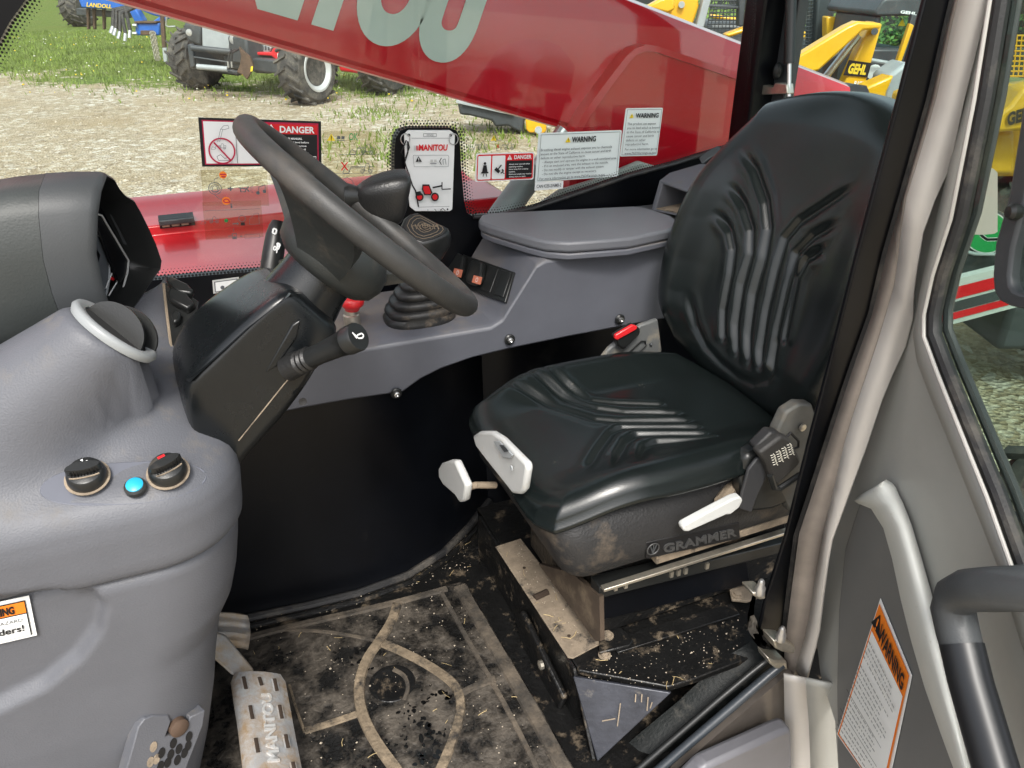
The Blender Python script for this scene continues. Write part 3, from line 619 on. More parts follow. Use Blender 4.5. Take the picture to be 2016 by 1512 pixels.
# raised plate with rounded corner (boom pivot tower)
YP = 1.715
def arc_pts(px): return [P(x, y, y=YP) for x, y in px]
out = [(1120,420),(1122,290),(1130,258),(1150,222),(1195,160),(1232,112),(1250,96),(1272,88),(1295,91),(1480,152),(1560,182),(1560,420)]
inn = [(1134,420),(1136,292),(1142,264),(1160,232),(1204,170),(1240,122),(1255,107),(1273,101),(1293,103),(1480,166),(1560,196),(1560,420)]
K = thing('boom_tower', 'red pivot tower plate with raised rounded rim beside the boom', 'machine frame', P(1300, 420, y=YP))
part('tower_plate', MB().prism([P(x, y, y=YP+.006) for x, y in inn], V(0,.034,0)), m_redb, K)
vo_ = [P(x, y, y=YP-.0) for x, y in out]; vi_ = [P(x, y, y=YP-.003) for x, y in inn]; bk = [p+V(0,.045,0) for p in vo_]; fi_ = [p+V(0,.012,0) for p in vi_]
m_ = MB(); n_ = len(out); m_.add(bk+vo_+vi_+fi_, [(i+j*n_, i+1+j*n_, i+1+(j+1)*n_, i+(j+1)*n_) for j in range(3) for i in range(n_-1)])
part('raised_rim', m_, m_red, K, ang=50)
# hood on the right of the machine
H_ = thing('engine_hood', 'bright red engine hood with slotted vent seen low through the side window', 'engine hood', V(.2, 2.1, .9))
hx0, hx1 = -.9, .86
zr, zs = P(430, 385, y=2.42).z, P(430, 455, y=2.12).z
prof = [(1.62, zs-.04), (1.66, zs), (2.12, zs+.004), (2.125, zs+.03), (2.22, zs+.032), (2.22, P(430,434,y=2.22).z), (2.2, P(430,430,y=2.2).z), (2.40, zr-.006), (2.42, zr), (2.5, zr), (2.6, zr-.06), (2.6, .9), (1.62, .9)]
part('hood_shell', MB().loft([[V(x, a, z) for a, z in prof] for x in (hx0, hx1)]), m_red, H_, ang=20, bev=.012)
va, vb = P(313, 440, y=2.118), P(384, 440, y=2.118); zt = P(345, 430, y=2.118).z; zb = P(345, 447, y=2.118).z
part('vent_recess', MB().prism([V(va.x,2.116,zt), V(vb.x,2.116,zt), V(vb.x,2.116,zb), V(va.x,2.116,zb)], V(0,.05,0)), m_matt, H_)
for i in range(3): part('vent_bar', MB().box(V(lerp(va.x,vb.x,.18+i*.27), 2.112, zt-.012), ((vb.x-va.x)*.22, .008, .012)), m_tan, H_, bev=.002)
part('vent_strip', MB().box(V((va.x+vb.x)/2, 2.110, zb+.016), ((vb.x-va.x)*.98, .01, .012)), m_dgrey, H_, bev=.002)
HR = thing('rear_fender', 'rounded red fender end seen low behind the hanging booklet', 'fender', V(.8, 1.95, .9))
ce = P(905, 395, y=1.95)
part('fender_shell', MB().loft([[V(x, 1.80+a, z) for a, z in ((0,ce.z-.05-dz),(0,ce.z+.0-dz),(.03,ce.z+.03-dz),(.22,ce.z+.035-dz),(.26,ce.z-dz),(.26,ce.z-.3),(0,ce.z-.3))] for x, dz in ((.3,0),(P(985,380,y=1.9).x,0),(P(1000,390,y=1.9).x,.02),(P(1008,405,y=1.9).x,.06))]), m_red, HR, ang=40, bev=.01)
LC = thing('lift_cylinder', 'grey hydraulic lift cylinder slanting up behind the stickers', 'hydraulic cylinder', P(985, 430, y=1.72))
part('barrel', MB().tube([P(968, 450, y=1.70), P(1056, 330, y=1.70)], .032, 20), m_lgrey, LC)
part('rod', MB().tube([P(1056, 330, y=1.70), P(1110, 255, y=1.70)], .018, 14), m_steel, LC)
CH = thing('machine_chassis', 'dark red lower chassis behind the bottom edge of the side window', 'chassis', V(.6, 1.8, .3))
part('chassis_rail', MB().box(V(.6, 1.85, .95), (3.2, .16, .5)), m_redb, CH, bev=.01)
part('belly_plate', MB().box(V(.3, 1.15, .66), (2.2, 1.0, .18)), m_dgrey, CH, bev=.01)
part('rear_counterweight', MB().box(V(2.0, 2.0, .95), (.8, .5, .5)), m_redb, CH, bev=.03)
fw = P(1110, 375, y=1.70)
part('pale_guard', MB().prism([P(x, y, y=1.69) for x, y in ((1030,425),(1105,375),(1180,352),(1260,318),(1300,330),(1200,395))], V(0,.02,0)), m_pale, CH, bev=.006)
for x, y in ((-.9, 2.3), (2.1, 2.3), (-.9, .9), (2.3, 1.0)):
    if y < 1.5 and x < 0: pass
    wheel(V(x, y, .42), V(0, 1 if y > 1.5 else -1, 0), .42, .32, CH, m_lgrey, lugs=16)

# ================================================================== CAB SHELL
CB = thing('telehandler_cab', 'black and bronze operator cab with large glued side window and open doorway', 'cab', V(.5, 1.15, .8))
ZF = .80
part('floor_pan', MB().box(V(.35, 1.12, ZF-.03), (1.7, .98, .06)), m_floorblk, CB)
YW = 1.555
win_bot = [(300,552),(420,541),(520,533),(600,528),(700,500),(745,470),(772,440),(776,405),(776,300),(779,272),(788,257),(803,252),(885,252),(899,257),(905,270),(908,330),(914,395),(919,418),(932,427),(980,425),(1050,410),(1140,380),(1240,346),(1330,322),(1400,300),(1462,282),(1472,262),(1478,200),(1492,-40),(1495,-150)]
wall_top = [P(x, y, y=YW) for x, y in win_bot[:-4]]
wl = [V(-.62, YW, ZF)] + [V(-.62, YW, wall_top[0].z)] + wall_top + [V(1.33, YW, wall_top[-1].z), V(1.33, YW, ZF)]
part('side_wall', MB().prism(wl, V(0,.025,0)), m_gloss, CB)
aw = [P(x, y, y=YW) for x, y in ((60,-10),(22,42),(-20,120),(-160,420),(-230,600))]
pane = [V(p.x-.06, YW+.006, p.z) for p in aw]+[V(wall_top[0].x-.2, YW+.006, wall_top[0].z-.1)]+[V(1.27, YW+.006, 1.2), V(1.27, YW+.006, 2.45), V(aw[0].x+.30, YW+.006, 2.45)]
part('side_window', MB().prism([p+V(0,.022,0) for p in pane], V(0,.004,0)), g_side, CB, ang=0)
# front post (leaning) and frit
fp = [p-V(0,.0,0) for p in aw]
part('front_post', MB().prism([V(p.x, YW-.02, p.z) for p in reversed(fp)][::-1]+[V(p.x-.10, YW-.02, p.z-.02) for p in reversed(fp)]+[V(aw[0].x+.2, YW-.02, 2.45), V(aw[0].x+.32, YW-.02, 2.45)], V(0,.06,0)), m_gloss, CB)
dots = MB()
def frit(pts, rows=3, pitch=.0066, side=1, y=YW-.001):
    L_ = [0]
    for a, b in zip(pts[:-1], pts[1:]): L_.append(L_[-1]+(b-a).length)
    n = int(L_[-1]/pitch)
    for r_ in range(rows):
        for k in range(n):
            s_ = (k+.5*(r_ % 2))*pitch; i = max(j for j in range(len(L_)-1) if L_[j] <= s_+1e-9); a, b = pts[i], pts[i+1]
            t = (b-a).normalized(); nn = V(-t.z, 0, t.x)*side; c = a+t*(s_-L_[i])+nn*(.003+r_*.0055); c.y = y; rad = .0027-.0006*r_
            dots.add([c+V(math.cos(q)*rad, 0, math.sin(q)*rad) for q in (0,1.05,2.09,3.14,4.19,5.24)], [tuple(range(6))])
frit([P(x, y, y=YW) for x, y in win_bot], 4)
frit([V(p.x, YW, p.z) for p in aw], 5)
part('frit_dots', dots, m_matt, CB, ang=0, fix=False, kind='stuff')
part('window_trim', MB().tube([P(x, y, y=YW-.004) for x, y in win_bot[18:-4]], .005, 8), m_rub, CB)
# rear posts, rear window, rear wall
part('rear_post', MB().prism([V(1.262,YW-.02,1.5), V(1.345,YW-.02,1.5), V(1.345,YW-.02,2.5), V(1.262,YW-.02,2.5)], V(0,.07,0)), m_gloss, CB, bev=.006)
x_ = P(1528, 100, x=1.33); part('rear_post_inner', MB().box(V(1.335, YW-.040, 2.0), (.03, .045, 1.0)), m_dgrey, CB, bev=.004)
gs = part('gas_strut', MB().tube([P(1553, 190, x=1.30), P(1554, 120, x=1.30)], .005, 10), m_steel, CB)
part('strut_body', MB().tube([P(1554, 125, x=1.30), P(1560, -120, x=1.30)], .0125, 12), m_blk, gs)
part('strut_bracket', MB().prism([P(x, y, x=1.31) for x, y in ((1508,176),(1512,166),(1535,170),(1540,162),(1562,164),(1564,184),(1510,186))], V(-.02,0,0)), m_chrome, CB, bev=.002)
part('strut_end', MB().ball(P(1531, 140, x=1.305), .014, 8, (.8,.8,1.4)), m_blk, CB)
part('rear_window', MB().prism([V(1.345,1.02,1.55), V(1.345,YW-.03,1.55), V(1.345,YW-.03,2.44), V(1.345,.72,2.44), V(1.345,.72,1.05), V(1.345,1.02,1.05)], V(.005,0,0)), g_rear, CB, ang=0)
part('rear_sill', MB().box(V(1.345, .86, .92), (.03, .33, .24)), m_gloss, CB, bev=.005)
part('rear_wall', MB().box(V(1.345, 1.29, 1.18), (.03, .53, .76)), m_gloss, CB, bev=.005)
fr_ = MB()
frit([V(0,0,0), V(0,0,0.001)], 0)
part('roof', MB().box(V(.62, 1.13, 2.50), (1.75, 1.06, .05)), m_dgrey, CB, bev=.01)  # out of view; added to block overhead sky light and deepen the cab's blacks
# door-side black post
bpx = [(1830,0),(1817,0),(1767,213),(1687,500),(1630,728),(1592,880),(1550,1051),(1506,1190),(1497,1240)]
YD = .69
lft = [P(x, y, y=YD) for x, y in ((1862,-120),(1822,0),(1767,213),(1690,500),(1632,728),(1592,880),(1550,1051),(1506,1190),(1494,1245))]
rgt = [P(x, y, y=YD) for x, y in ((1912,-120),(1882,0),(1835,200),(1748,500),(1721,614),(1680,728),(1642,842),(1592,994),(1573,1051),(1556,1180),(1546,1262))]
part('door_post', MB().prism([V(p.x, YD, p.z) for p in lft]+[V(p.x+.0, YD, p.z) for p in reversed(rgt)], V(0,.007,0)), m_gloss, CB, bev=.002)
part('door_seal', MB().tube([p+V(-.004,-.001,0) for p in rgt], .0075, 8), m_rub, CB)
# right hand black liner below the console, curving into the floor
lin = [(455,1225),(490,1213),(600,1190),(700,1166),(800,1130),(870,1086),(920,1036),(960,985)]
base = [P(x, y, z=ZF) for x, y in lin]
rows = []
for k, (dz, dy) in enumerate(((0,-.008),(.01,-.004),(.04,0),(.2,.01),(.36,.02),(.52,.02))): rows.append([p+V(0,dy,dz) for p in [V(-.35,base[0].y,ZF)]+base+[V(.62,1.41,ZF),V(1.0,1.41,ZF)]])
part('lower_liner', MB().grid(rows), m_gloss, CB, ang=60)
part('floor_seal_strip', MB().tube([p+V(.0,-.012,.006) for p in base], .009, 8), m_rub, CB)
part('floor_seal_strip', MB().tube([p+V(.002,-.034,.004) for p in base], .006, 8), m_floorblk, CB)
# seat platform: front wall, dusty flange, top, gusset, channel
XP, ZP = .456, .93
part('platform_front', MB().box(V(XP+.006, 1.03, .865), (.012, .47, .128)), m_floorblk, CB)
part('platform_top', MB().prism([V(XP,1.27,ZP-.012), V(1.30,1.27,ZP-.012), V(1.30,.70,ZP-.012), V(.62,.70,ZP-.012), V(.575,.703,ZP-.012), V(XP,.79,ZP-.012)], V(0,0,.012)), m_floorblk, CB, bev=.002)
fl_ = [P(x, y, z=ZP+.003) for x, y in ((975,1078),(1025,1062),(1185,1268),(1128,1298),(1118,1296))]
part('dusty_flange', MB().prism(fl_, V(0,0,.003)), m_tan, CB, bev=.001)
for x, y in ((1032,1118),(1120,1252)): part('flange_hole', MB().lathe([(.0032,0),(.0032,.0006)], P(x,y,z=ZP+.0062), V(0,0,1), 10), m_slot, CB)
part('flange_slot', MB().tube([P(1052,1178,z=ZP+.006), P(1078,1166,z=ZP+.006)], .007, 8), m_slot, CB)
g0, g1, g2 = P(1128,1332,z=ZP-.004), P(1322,1364,z=ZP-.004), P(1176,1500,z=ZF+.004)
gp = part('gusset_plate', MB().prism([g0, g1, g2], (g1-g0).cross(g2-g0).normalized()*.008), M('scuffed_steel_plate', (.045,.048,.06), .32, metal=.3, var=.3, vs=16, bump=.1, bs=60, dust=((.25,.22,.18), .62, .82, 22)), CB, bev=.002)
for a_, b_ in (((1222,1380),(1216,1425)),((1252,1362),(1251,1378)),((1264,1362),(1263,1378)),((1276,1368),(1274,1395)),((1284,1378),(1280,1390)),((1186,1415),(1212,1410))):
    n_ = (g1-g0).cross(g2-g0).normalized(); n_ = n_ if n_.z > 0 else -n_
    part('scuff_mark', MB().tube([PL(*a_, g0, n_)+n_*.0085, PL(*b_, g0, n_)+n_*.0085], .0010, 6, flat=.4, up=n_), m_tan, CB)
part('channel_bracket', MB().prism([P(x, y, x=XP-.004) for x, y in ((1022,1205),(1036,1200),(1120,1370),(1108,1400),(1060,1330),(1046,1300))], V(-.012,0,0)), m_floorblk, CB, bev=.004)
part('channel_bolt', MB().lathe([(.009,0),(.009,.006),(.005,.008)], P(1068,1308,x=XP-.018), V(-1,0,0), 10), m_chrome, CB)
part('platform_edge_paint', MB().tube([V(XP-.003, 1.24, ZP-.004), V(XP-.003, 1.0, ZP-.003), V(XP-.002, .80, ZP-.006), g2+V(-.002,.008,.0)], .004, 6), m_floorblk, CB)
# sill
s0 = [(1120,1560),(1195,1500),(1255,1447),(1330,1385),(1400,1320),(1435,1290),(1470,1268),(1498,1250)]
s1 = [(1215,1560),(1262,1512),(1330,1458),(1400,1398),(1470,1342),(1515,1305),(1545,1290)]
pth = [P(x, y, y=YD-.01) for x, y in s1]; pin = [P(x, y, y=YD+.03) for x, y in s0]
rr_ = []
for i in range(24):
    t = i/23
    def along(a, t): 
        k = t*(len(a)-1); j = min(int(k), len(a)-2); return a[j].lerp(a[j+1], k-j)
    A_, B_ = along(pin, t), along(pth, t); rr_.append([A_-V(0,0,.05), A_, A_.lerp(B_, .5)+V(0,0,.004), B_, B_-V(0,0,.05)])
part('sill_rubber', MB().loft(rr_, closed=True), M('sill_rubber', (.009,.011,.011), .5, spec=.22, var=.4, vs=22, bump=.3, bs=200, dust=((.10,.095,.085), .56, .74, 26)), CB, ang=30)
part('sill_bead', MB().tube([P(x, y, y=YD-.028) for x, y in ((1170,1590),(1268,1504),(1340,1442),(1410,1381),(1475,1327),(1512,1298))], .0055, 12), m_blk, CB)
part('sill_bead', MB().tube([P(x, y, y=YD-.045) for x, y in ((1210,1590),(1308,1506),(1375,1448),(1445,1388),(1510,1332),(1540,1308))], .0075, 12), M('blue_black_seal', (.035,.042,.05), .28, bump=.05, bs=100), CB)
part('outer_skin', MB().prism([P(x, y, y=YD-.055) for x, y in ((1270,1600),(1336,1512),(1410,1448),(1480,1388),(1545,1332),(1560,1325),(1560,1620))], V(0,.012,0)), m_bdark, CB)
ot = [P(x, y, y=YD-.10) for x, y in ((1300,1600),(1388,1512),(1540,1442),(1560,1436),(1565,1620))]
part('step_edge', MB().prism(ot, V(0,.03,0)), M('grey_step', (.14,.14,.155), .45, metal=.2, var=.1), CB, bev=.008)
# strap and hinge tabs at the foot of the post
stp = [P(x, y, y=YD-.012) for x, y in ((1484,1180),(1478,1200),(1478,1225),(1490,1250),(1512,1275),(1540,1300))]
m_ = MB(); m_.loft([[p+V(-.004,0,-.012), p+V(.004,0,-.012), p+V(.004,0,.014), p+V(-.004,0,.014)] for p in stp]); part('check_strap', m_, m_rub, CB)
for k in range(9):
    p = P(lerp(1508,1538,k/8), lerp(1283,1292,k/8), y=YD-.02); part('strap_rib', MB().tube([p+V(0,0,.012), p-V(0,0,.012)], .0012, 5), m_blk, CB)
for (tx, ty), (bx, by) in (((1487,1172),(1497,1160)), ((1532,1270),(1535,1252)), ((1522,1305),None)) if False else []: pass
def tab(pts, y, bolt=None):
    o_ = part('hinge_tab', MB().prism([P(a, b, y=y) for a, b in pts], V(0,.03,0)), m_chrome, CB, bev=.003)
    if bolt:
        c = P(*bolt, y=y-.0); part('dome_nut', MB().lathe([(.008,-.006),(.008,.006),(.0055,.010),(.0055,.016),(.003,.021),(.0005,.022)], c, V(0,0,1), 12), m_steel, o_)
tab([(1483,1168),(1508,1166),(1508,1180),(1496,1182),(1484,1174)], YD-.02, (1496,1162))
tab([(1524,1262),(1548,1264),(1566,1272),(1565,1288),(1540,1284),(1527,1278)], YD-.05, (1537,1254))
tab([(1513,1296),(1526,1302),(1550,1303),(1552,1320),(1528,1318),(1516,1308)], YD-.05)
# bronze pillar faces and door frame
def sheet(name, a, b, m, parent, bev=0, solid=.004):
    n = 28; hi = min(a[0].z, b[0].z); lo = max(a[-1].z, b[-1].z)
    def res(pl):
        z = [p.z for p in pl][::-1]; o_ = []
        for k in range(n+1):
            zz = hi+(lo-hi)*k/n; o_.append(V(float(np.interp(zz, z, [p.x for p in pl][::-1])), float(np.interp(zz, z, [p.y for p in pl][::-1])), zz))
        return o_
    return part(name, MB().grid([res(a), res(b)]), m, parent, solid=solid, ang=60)
l0 = [P(x, y, y=.655) for x, y in ((1915,-120),(1880,0),(1835,200),(1748,500),(1721,614),(1680,728),(1642,842),(1592,994),(1573,1051),(1556,1180),(1546,1262),(1543,1330))]
l1 = [P(x, y, y=.635) for x, y in ((1920,-120),(1886,0),(1843,200),(1785,390),(1772,480),(1767,546),(1725,682),(1668,853),(1622,1051),(1604,1150),(1590,1240),(1560,1340))]
sheet('pillar_recess', l0, l1, M('brown_grey_paint', (.20,.175,.155), .45, metal=.3, var=.25, vs=10), CB)
l2 = [P(x, y, y=.61) for x, y in ((1975,-120),(1945,0),(1898,200),(1870,330),(1820,440),(1800,560),(1797,652),(1744,766),(1706,880),(1634,1070),(1622,1160),(1612,1250),(1588,1340))]
sheet('pillar_face', l1, l2, m_bronze, CB)
lw = [P(x, y, y=.62) for x, y in ((1543,1325),(1545,1420),(1546,1530),(1547,1640))]; lw2 = [P(x, y, y=.60) for x, y in ((1586,1335),(1592,1420),(1596,1530),(1600,1640))]; lw3 = [P(x, y, y=.57) for x, y in ((1650,1330),(1655,1420),(1660,1530),(1668,1640))]
sheet('pillar_foot', lw, lw2, m_bronze, CB); sheet('pillar_foot_return', lw2, lw3, m_bronze2, CB)
# own rear corner panel seen through the door window
part('corner_panel', MB().loft([[P(x, y0, y=.80), P(x, y1, y=.80), P(x, y1, y=.80)+V(.02,.03,0), P(x, y0, y=.80)+V(.02,.03,0)] for x, y0, y1 in ((1872,328,462),(1940,330,462),(1958,334,460),(1964,340,456))]), m_bronze, CB, ang=30)

# ================================================================== DOOR (open, hinged on the rear pillar)
DO, Dn = V(.80,.62,1.4), V(-.47,.18,0).normalized()     # normal faces the camera side
if Dn.dot(EYE-DO) < 0: Dn = -Dn
def dp(px, py, off=0.): return PL(px, py, DO+Dn*off, Dn)
DR = thing('cab_door', 'open bronze cab door with black grab handle and tinted lower window', 'door', dp(1700, 1500))
e2 = [dp(x, y) for x, y in ((1935,-120),(1882,200),(1850,330),(1806,440),(1786,560),(1780,652),(1728,766),(1690,880),(1622,1050),(1612,1160),(1602,1250),(1612,1330),(1640,1420),(1655,1640))]
e3 = [dp(x, y, .004) for x, y in ((1975,-120),(1952,0),(1920,200),(1868,430),(1840,540),(1824,620),(1824,668),(1850,740),(1898,860),(1950,990),(2010,1160),(2060,1300),(2120,1480),(2160,1640))]
e4 = [dp(x, y, .018) for x, y in ((1985,-120),(1962,0),(1930,200),(1884,430),(1848,540),(1830,620),(1830,662),(1856,732),(1904,850),(1957,980),(2018,1150),(2070,1290),(2130,1470),(2170,1640))]
inner = [dp(x, y, .008) for x, y in ((1940,-120),(1905,0),(1900,200),(1845,430),(1815,560),(1796,680),(1820,750),(1862,850),(1905,960),(1965,1110),(2010,1260),(2060,1420),(2110,1640))]
part('door_skin', MB().prism([p-Dn*.016 for p in e2]+[p-Dn*.016 for p in reversed(e3)], Dn*.014), m_bronze2, DR, bev=.003)
sheet('window_flange', e3, inner, m_bronze2, DR, solid=.003)
part('window_seal', MB().tube([p+Dn*.002+V(.010,0,.0) for p in e4], .0085, 10), m_rub, DR)
part('seal_lip', MB().tube([p+Dn*.004+V(-.004,0,0) for p in e4], .0022, 8), m_bronze, DR)
part('seal_inner', MB().tube([p-Dn*.004+V(.022,.0,.004) for p in e4], .0055, 8), m_dgrey, DR)
gpn = e4+[dp(2400,1640), dp(2400,-120)]
part('door_window', MB().prism([p-Dn*.012 for p in gpn], Dn*.004), g_door, DR, ang=0)
# recessed dark panel, pale moulding
part('lower_panel', MB().prism([dp(x, y, .006) for x, y in ((1692,985),(1735,990),(1770,1080),(1800,1180),(1860,1400),(1900,1640),(1660,1640),(1648,1500),(1646,1350),(1650,1200),(1662,1080))], -Dn*.012), M('grey_door_panel', (.17,.17,.165), .45, metal=.2, var=.06, vs=5), DR, bev=.004)
ml = [(1722,958),(1694,974),(1681,986),(1690,992),(1714,1002),(1738,1040),(1755,1100),(1772,1180),(1792,1260),(1818,1350),(1846,1430),(1876,1512),(1910,1640)]
mr_ = [(1745,944),(1756,950),(1764,960),(1770,975),(1778,990),(1794,1030),(1812,1090),(1832,1160),(1850,1230),(1872,1320),(1894,1410),(1916,1512),(1940,1640)]
rg = []
for (a, b), (c, e) in zip(ml, mr_):
    rg.append([dp(lerp(a, c, t), lerp(b, e, t), .004+.024*math.sin(math.pi*min(1,max(0,t)))**.6) for t in np.linspace(0, 1, 9)])
part('pull_moulding', MB().grid(rg), m_pale, DR, ang=60)
hp_ = [dp(2060,1150,.02), dp(2016,1158,.055), dp(1950,1160,.065), dp(1908,1162,.065), dp(1884,1174,.065), dp(1876,1200,.065), dp(1886,1246,.065), dp(1910,1340,.065), dp(1945,1460,.065), dp(1980,1580,.065), dp(2000,1660,.065)]
part('grab_handle', MB().tube(hp_, [.021,.0205,.0205,.0205,.0205,.0205,.020,.0185,.0185,.0185,.0185], 18), m_band, DR, ang=60)
part('handle_sleeve', MB().tube([dp(1893,1268,.065), dp(1910,1340,.065), dp(1945,1460,.065), dp(1980,1580,.065), dp(2000,1660,.065)], .0200, 18), M('sleeve_black', (.010,.011,.013), .38), DR, ang=60)
# folded half window frame with knob
fo = [(2030,130),(2012,215),(1986,380),(1958,480),(1953,540),(1955,572),(1966,592),(1988,603),(2030,612),(2120,615),(2120,130)]
fi = [(2062,150),(2040,230),(2018,390),(1992,490),(1986,540),(1988,562),(1996,574),(2010,580),(2040,584),(2090,585),(2090,150)]
A_ = [dp(x, y, .05) for x, y in fo]; B_ = [dp(x, y, .05) for x, y in fi]; n_ = len(fo)
m_ = MB(); bkA = [p-Dn*.018 for p in A_]; bkB = [p-Dn*.018 for p in B_]
m_.add(A_+B_+bkA+bkB, sum([[(i,(i+1)%n_,n_+(i+1)%n_,n_+i), (2*n_+i,3*n_+i,3*n_+(i+1)%n_,2*n_+(i+1)%n_), (i,2*n_+i,2*n_+(i+1)%n_,(i+1)%n_), (n_+i,n_+(i+1)%n_,3*n_+(i+1)%n_,3*n_+i)] for i in range(n_)], []))
HW = thing('folding_window', 'dark grey rounded window frame with knob folded over the door glass', 'window frame', dp(2030, 610, .04))
part('frame', m_, m_dgrey, HW, bev=.003)
part('pane', MB().prism([p-Dn*.01 for p in B_], -Dn*.003), g_door, HW, ang=0)
part('knob', MB().lathe([(.006,0),(.0075,.003),(.0075,.008),(.005,.011),(.0005,.0115)], dp(2008,417,.05), Dn, 18), m_blk, HW)
# door warning sticker
o, d = sticker('warning_sticker', [dp(1734,1178,.0075), dp(1796,1330,.0075), dp(1742,1580,.0075), dp(1648,1445,.0075)], Dn, f_white, 'orange headed white warning sticker on the open door panel', group=None)
d.rect(.03,.02,.97,.985,f_org); d.rect(.06,.19,.94,.97,f_white); tri_sign(d,.13,.155,.11,f_black,f_org); d.text('WARNING', .23, .155, .10, f_black, w=.70, bold=.03)
rs2 = np.random.RandomState(5)
for k in range(21):
    if k in (4, 11, 16): continue
    greek(d, .09, .25+k*.033, rs2.uniform(.6,.82), .011, f_gry, rs2)
for v in (.60, .75): d.line([(.08,v),(.92,v)], .004, f_black)
d.build(o)
# ================================================================== DRIVER SEAT
YC = .95
ST = thing('driver_seat', 'black vinyl suspension seat with grooved cushion and backrest', 'seat', V(.62, YC, ZP))
def field(a, b, lines, wd):
    """signed groove profile from polylines in plane coordinates (a, b arrays)"""
    out = np.zeros_like(a)
    for ln in lines:
        best = np.full_like(a, 9.); tt = np.zeros_like(a); side = np.zeros_like(a); L_ = 0; tot = sum(math.dist(p, q) for p, q in zip(ln[:-1], ln[1:]))
        for (x0, y0), (x1, y1) in zip(ln[:-1], ln[1:]):
            dx, dy = x1-x0, y1-y0; l2 = dx*dx+dy*dy
            t = np.clip(((a-x0)*dx+(b-y0)*dy)/l2, 0, 1); ex, ey = a-(x0+t*dx), b-(y0+t*dy); dd = np.hypot(ex, ey)
            sg = np.sign(dx*ey-dy*ex); m = dd < best
            best = np.where(m, dd, best); side = np.where(m, sg, side); tt = np.where(m, (L_+t*math.sqrt(l2))/tot, tt); L_ += math.sqrt(l2)
        env = sstep(0, .16, tt)*sstep(1.0, .93, tt)
        s_ = best*side
        out += env*(-1.0*np.exp(-(best/wd)**2) + .45*np.exp(-((s_-1.7*wd)/(1.2*wd))**2) + .45*np.exp(-((s_+1.7*wd)/(1.2*wd))**2))
    return out
def pad(P3, nrm, nu, nv, thick, bulge=.006, inset=.80):
    """P3(i, j) arrays of top points; adds rounded sides and a back"""
    mb = MB(); idx = {}
    vs = [V(*P3[i, j]) for i in range(nu) for j in range(nv)]
    fs = [(i*nv+j, i*nv+j+1, (i+1)*nv+j+1, (i+1)*nv+j) for i in range(nu-1) for j in range(nv-1)]
    bd = [0*nv+j for j in range(nv)]+[i*nv+nv-1 for i in range(1, nu)]+[(nu-1)*nv+j for j in range(nv-2, -1, -1)]+[i*nv for i in range(nu-2, 0, -1)]
    cen = sum((vs[k] for k in bd), V(0,0,0))/len(bd); n0 = len(vs); m = len(bd); prev = bd
    for k, (t, s_) in enumerate(((.12,1.010),(.35,1.016),(.65,1.008),(.9,.975),(1.0,inset))):
        cur = []
        for q in bd:
            p = vs[q]; c = cen+(p-cen)*s_; c = c - nrm*((c-p).dot(nrm)) - nrm*thick*t; cur.append(len(vs)); vs.append(c)
        fs += [(prev[i], prev[(i+1) % m], cur[(i+1) % m], cur[i]) for i in range(m)]; prev = cur
    fs.append(tuple(prev)); mb.add(vs, fs); return mb
# cushion
nu, nv = 190, 170
u, v = np.meshgrid(np.linspace(-1, 1, nu), np.linspace(-1, 1, nv), indexing='ij'); k_ = .58
us, vs_ = u*np.sqrt(1-k_*v*v/2), v*np.sqrt(1-k_*u*u/2)
us *= 1/math.sqrt(1-k_/2)*.0+1.0; 
X = .618+.258*us; Y = YC+.006+.206*vs_
X += np.where(us < 0, .028*(-us)*np.cos(np.clip((vs_-.05)*2.2, -1.57, 1.57)), 0)
hy = sstep(.42, .86, np.abs(vs_))
Z = 1.288 + .032*hy*sstep(-1.0, -.3, us)*sstep(1.05, .3, us) - .014*sstep(-.45, -1.0, us) + .012*sstep(.3, 1, us)
dist = (1-np.maximum(np.abs(u), np.abs(v)))*.21; Rr = .048
drop = np.where(dist < Rr, Rr-np.sqrt(np.maximum(0, Rr**2-(Rr-dist)**2)), 0); Z = Z-drop*.62
def gp_(pts): return [(p.x, p.y) for p in (P(x, y, z=1.288) for x, y in pts)]
gl_ = [gp_(q) for q in ([(980,763),(1080,797),(1169,826),(1220,831),(1300,831),(1376,830)], [(1010,744),(1100,782),(1173,806),(1230,813),(1352,815)], [(1060,742),(1110,768),(1162,789),(1210,794),(1316,798)],
      [(1150,935),(1180,885),(1204,852),(1225,843),(1300,843),(1392,843)], [(1204,945),(1220,895),(1236,868),(1255,857),(1320,856),(1406,857)], [(1259,938),(1264,900),(1274,880),(1295,872),(1350,870),(1424,870)])]
Z += .0054*field(X, Y, gl_, .0068)*np.clip(dist/.03, 0, 1)
part('cushion', pad(np.stack([X, Y, Z], -1), V(0,0,1), nu, nv, .018), m_vinyl, ST, ang=180, fix=True)
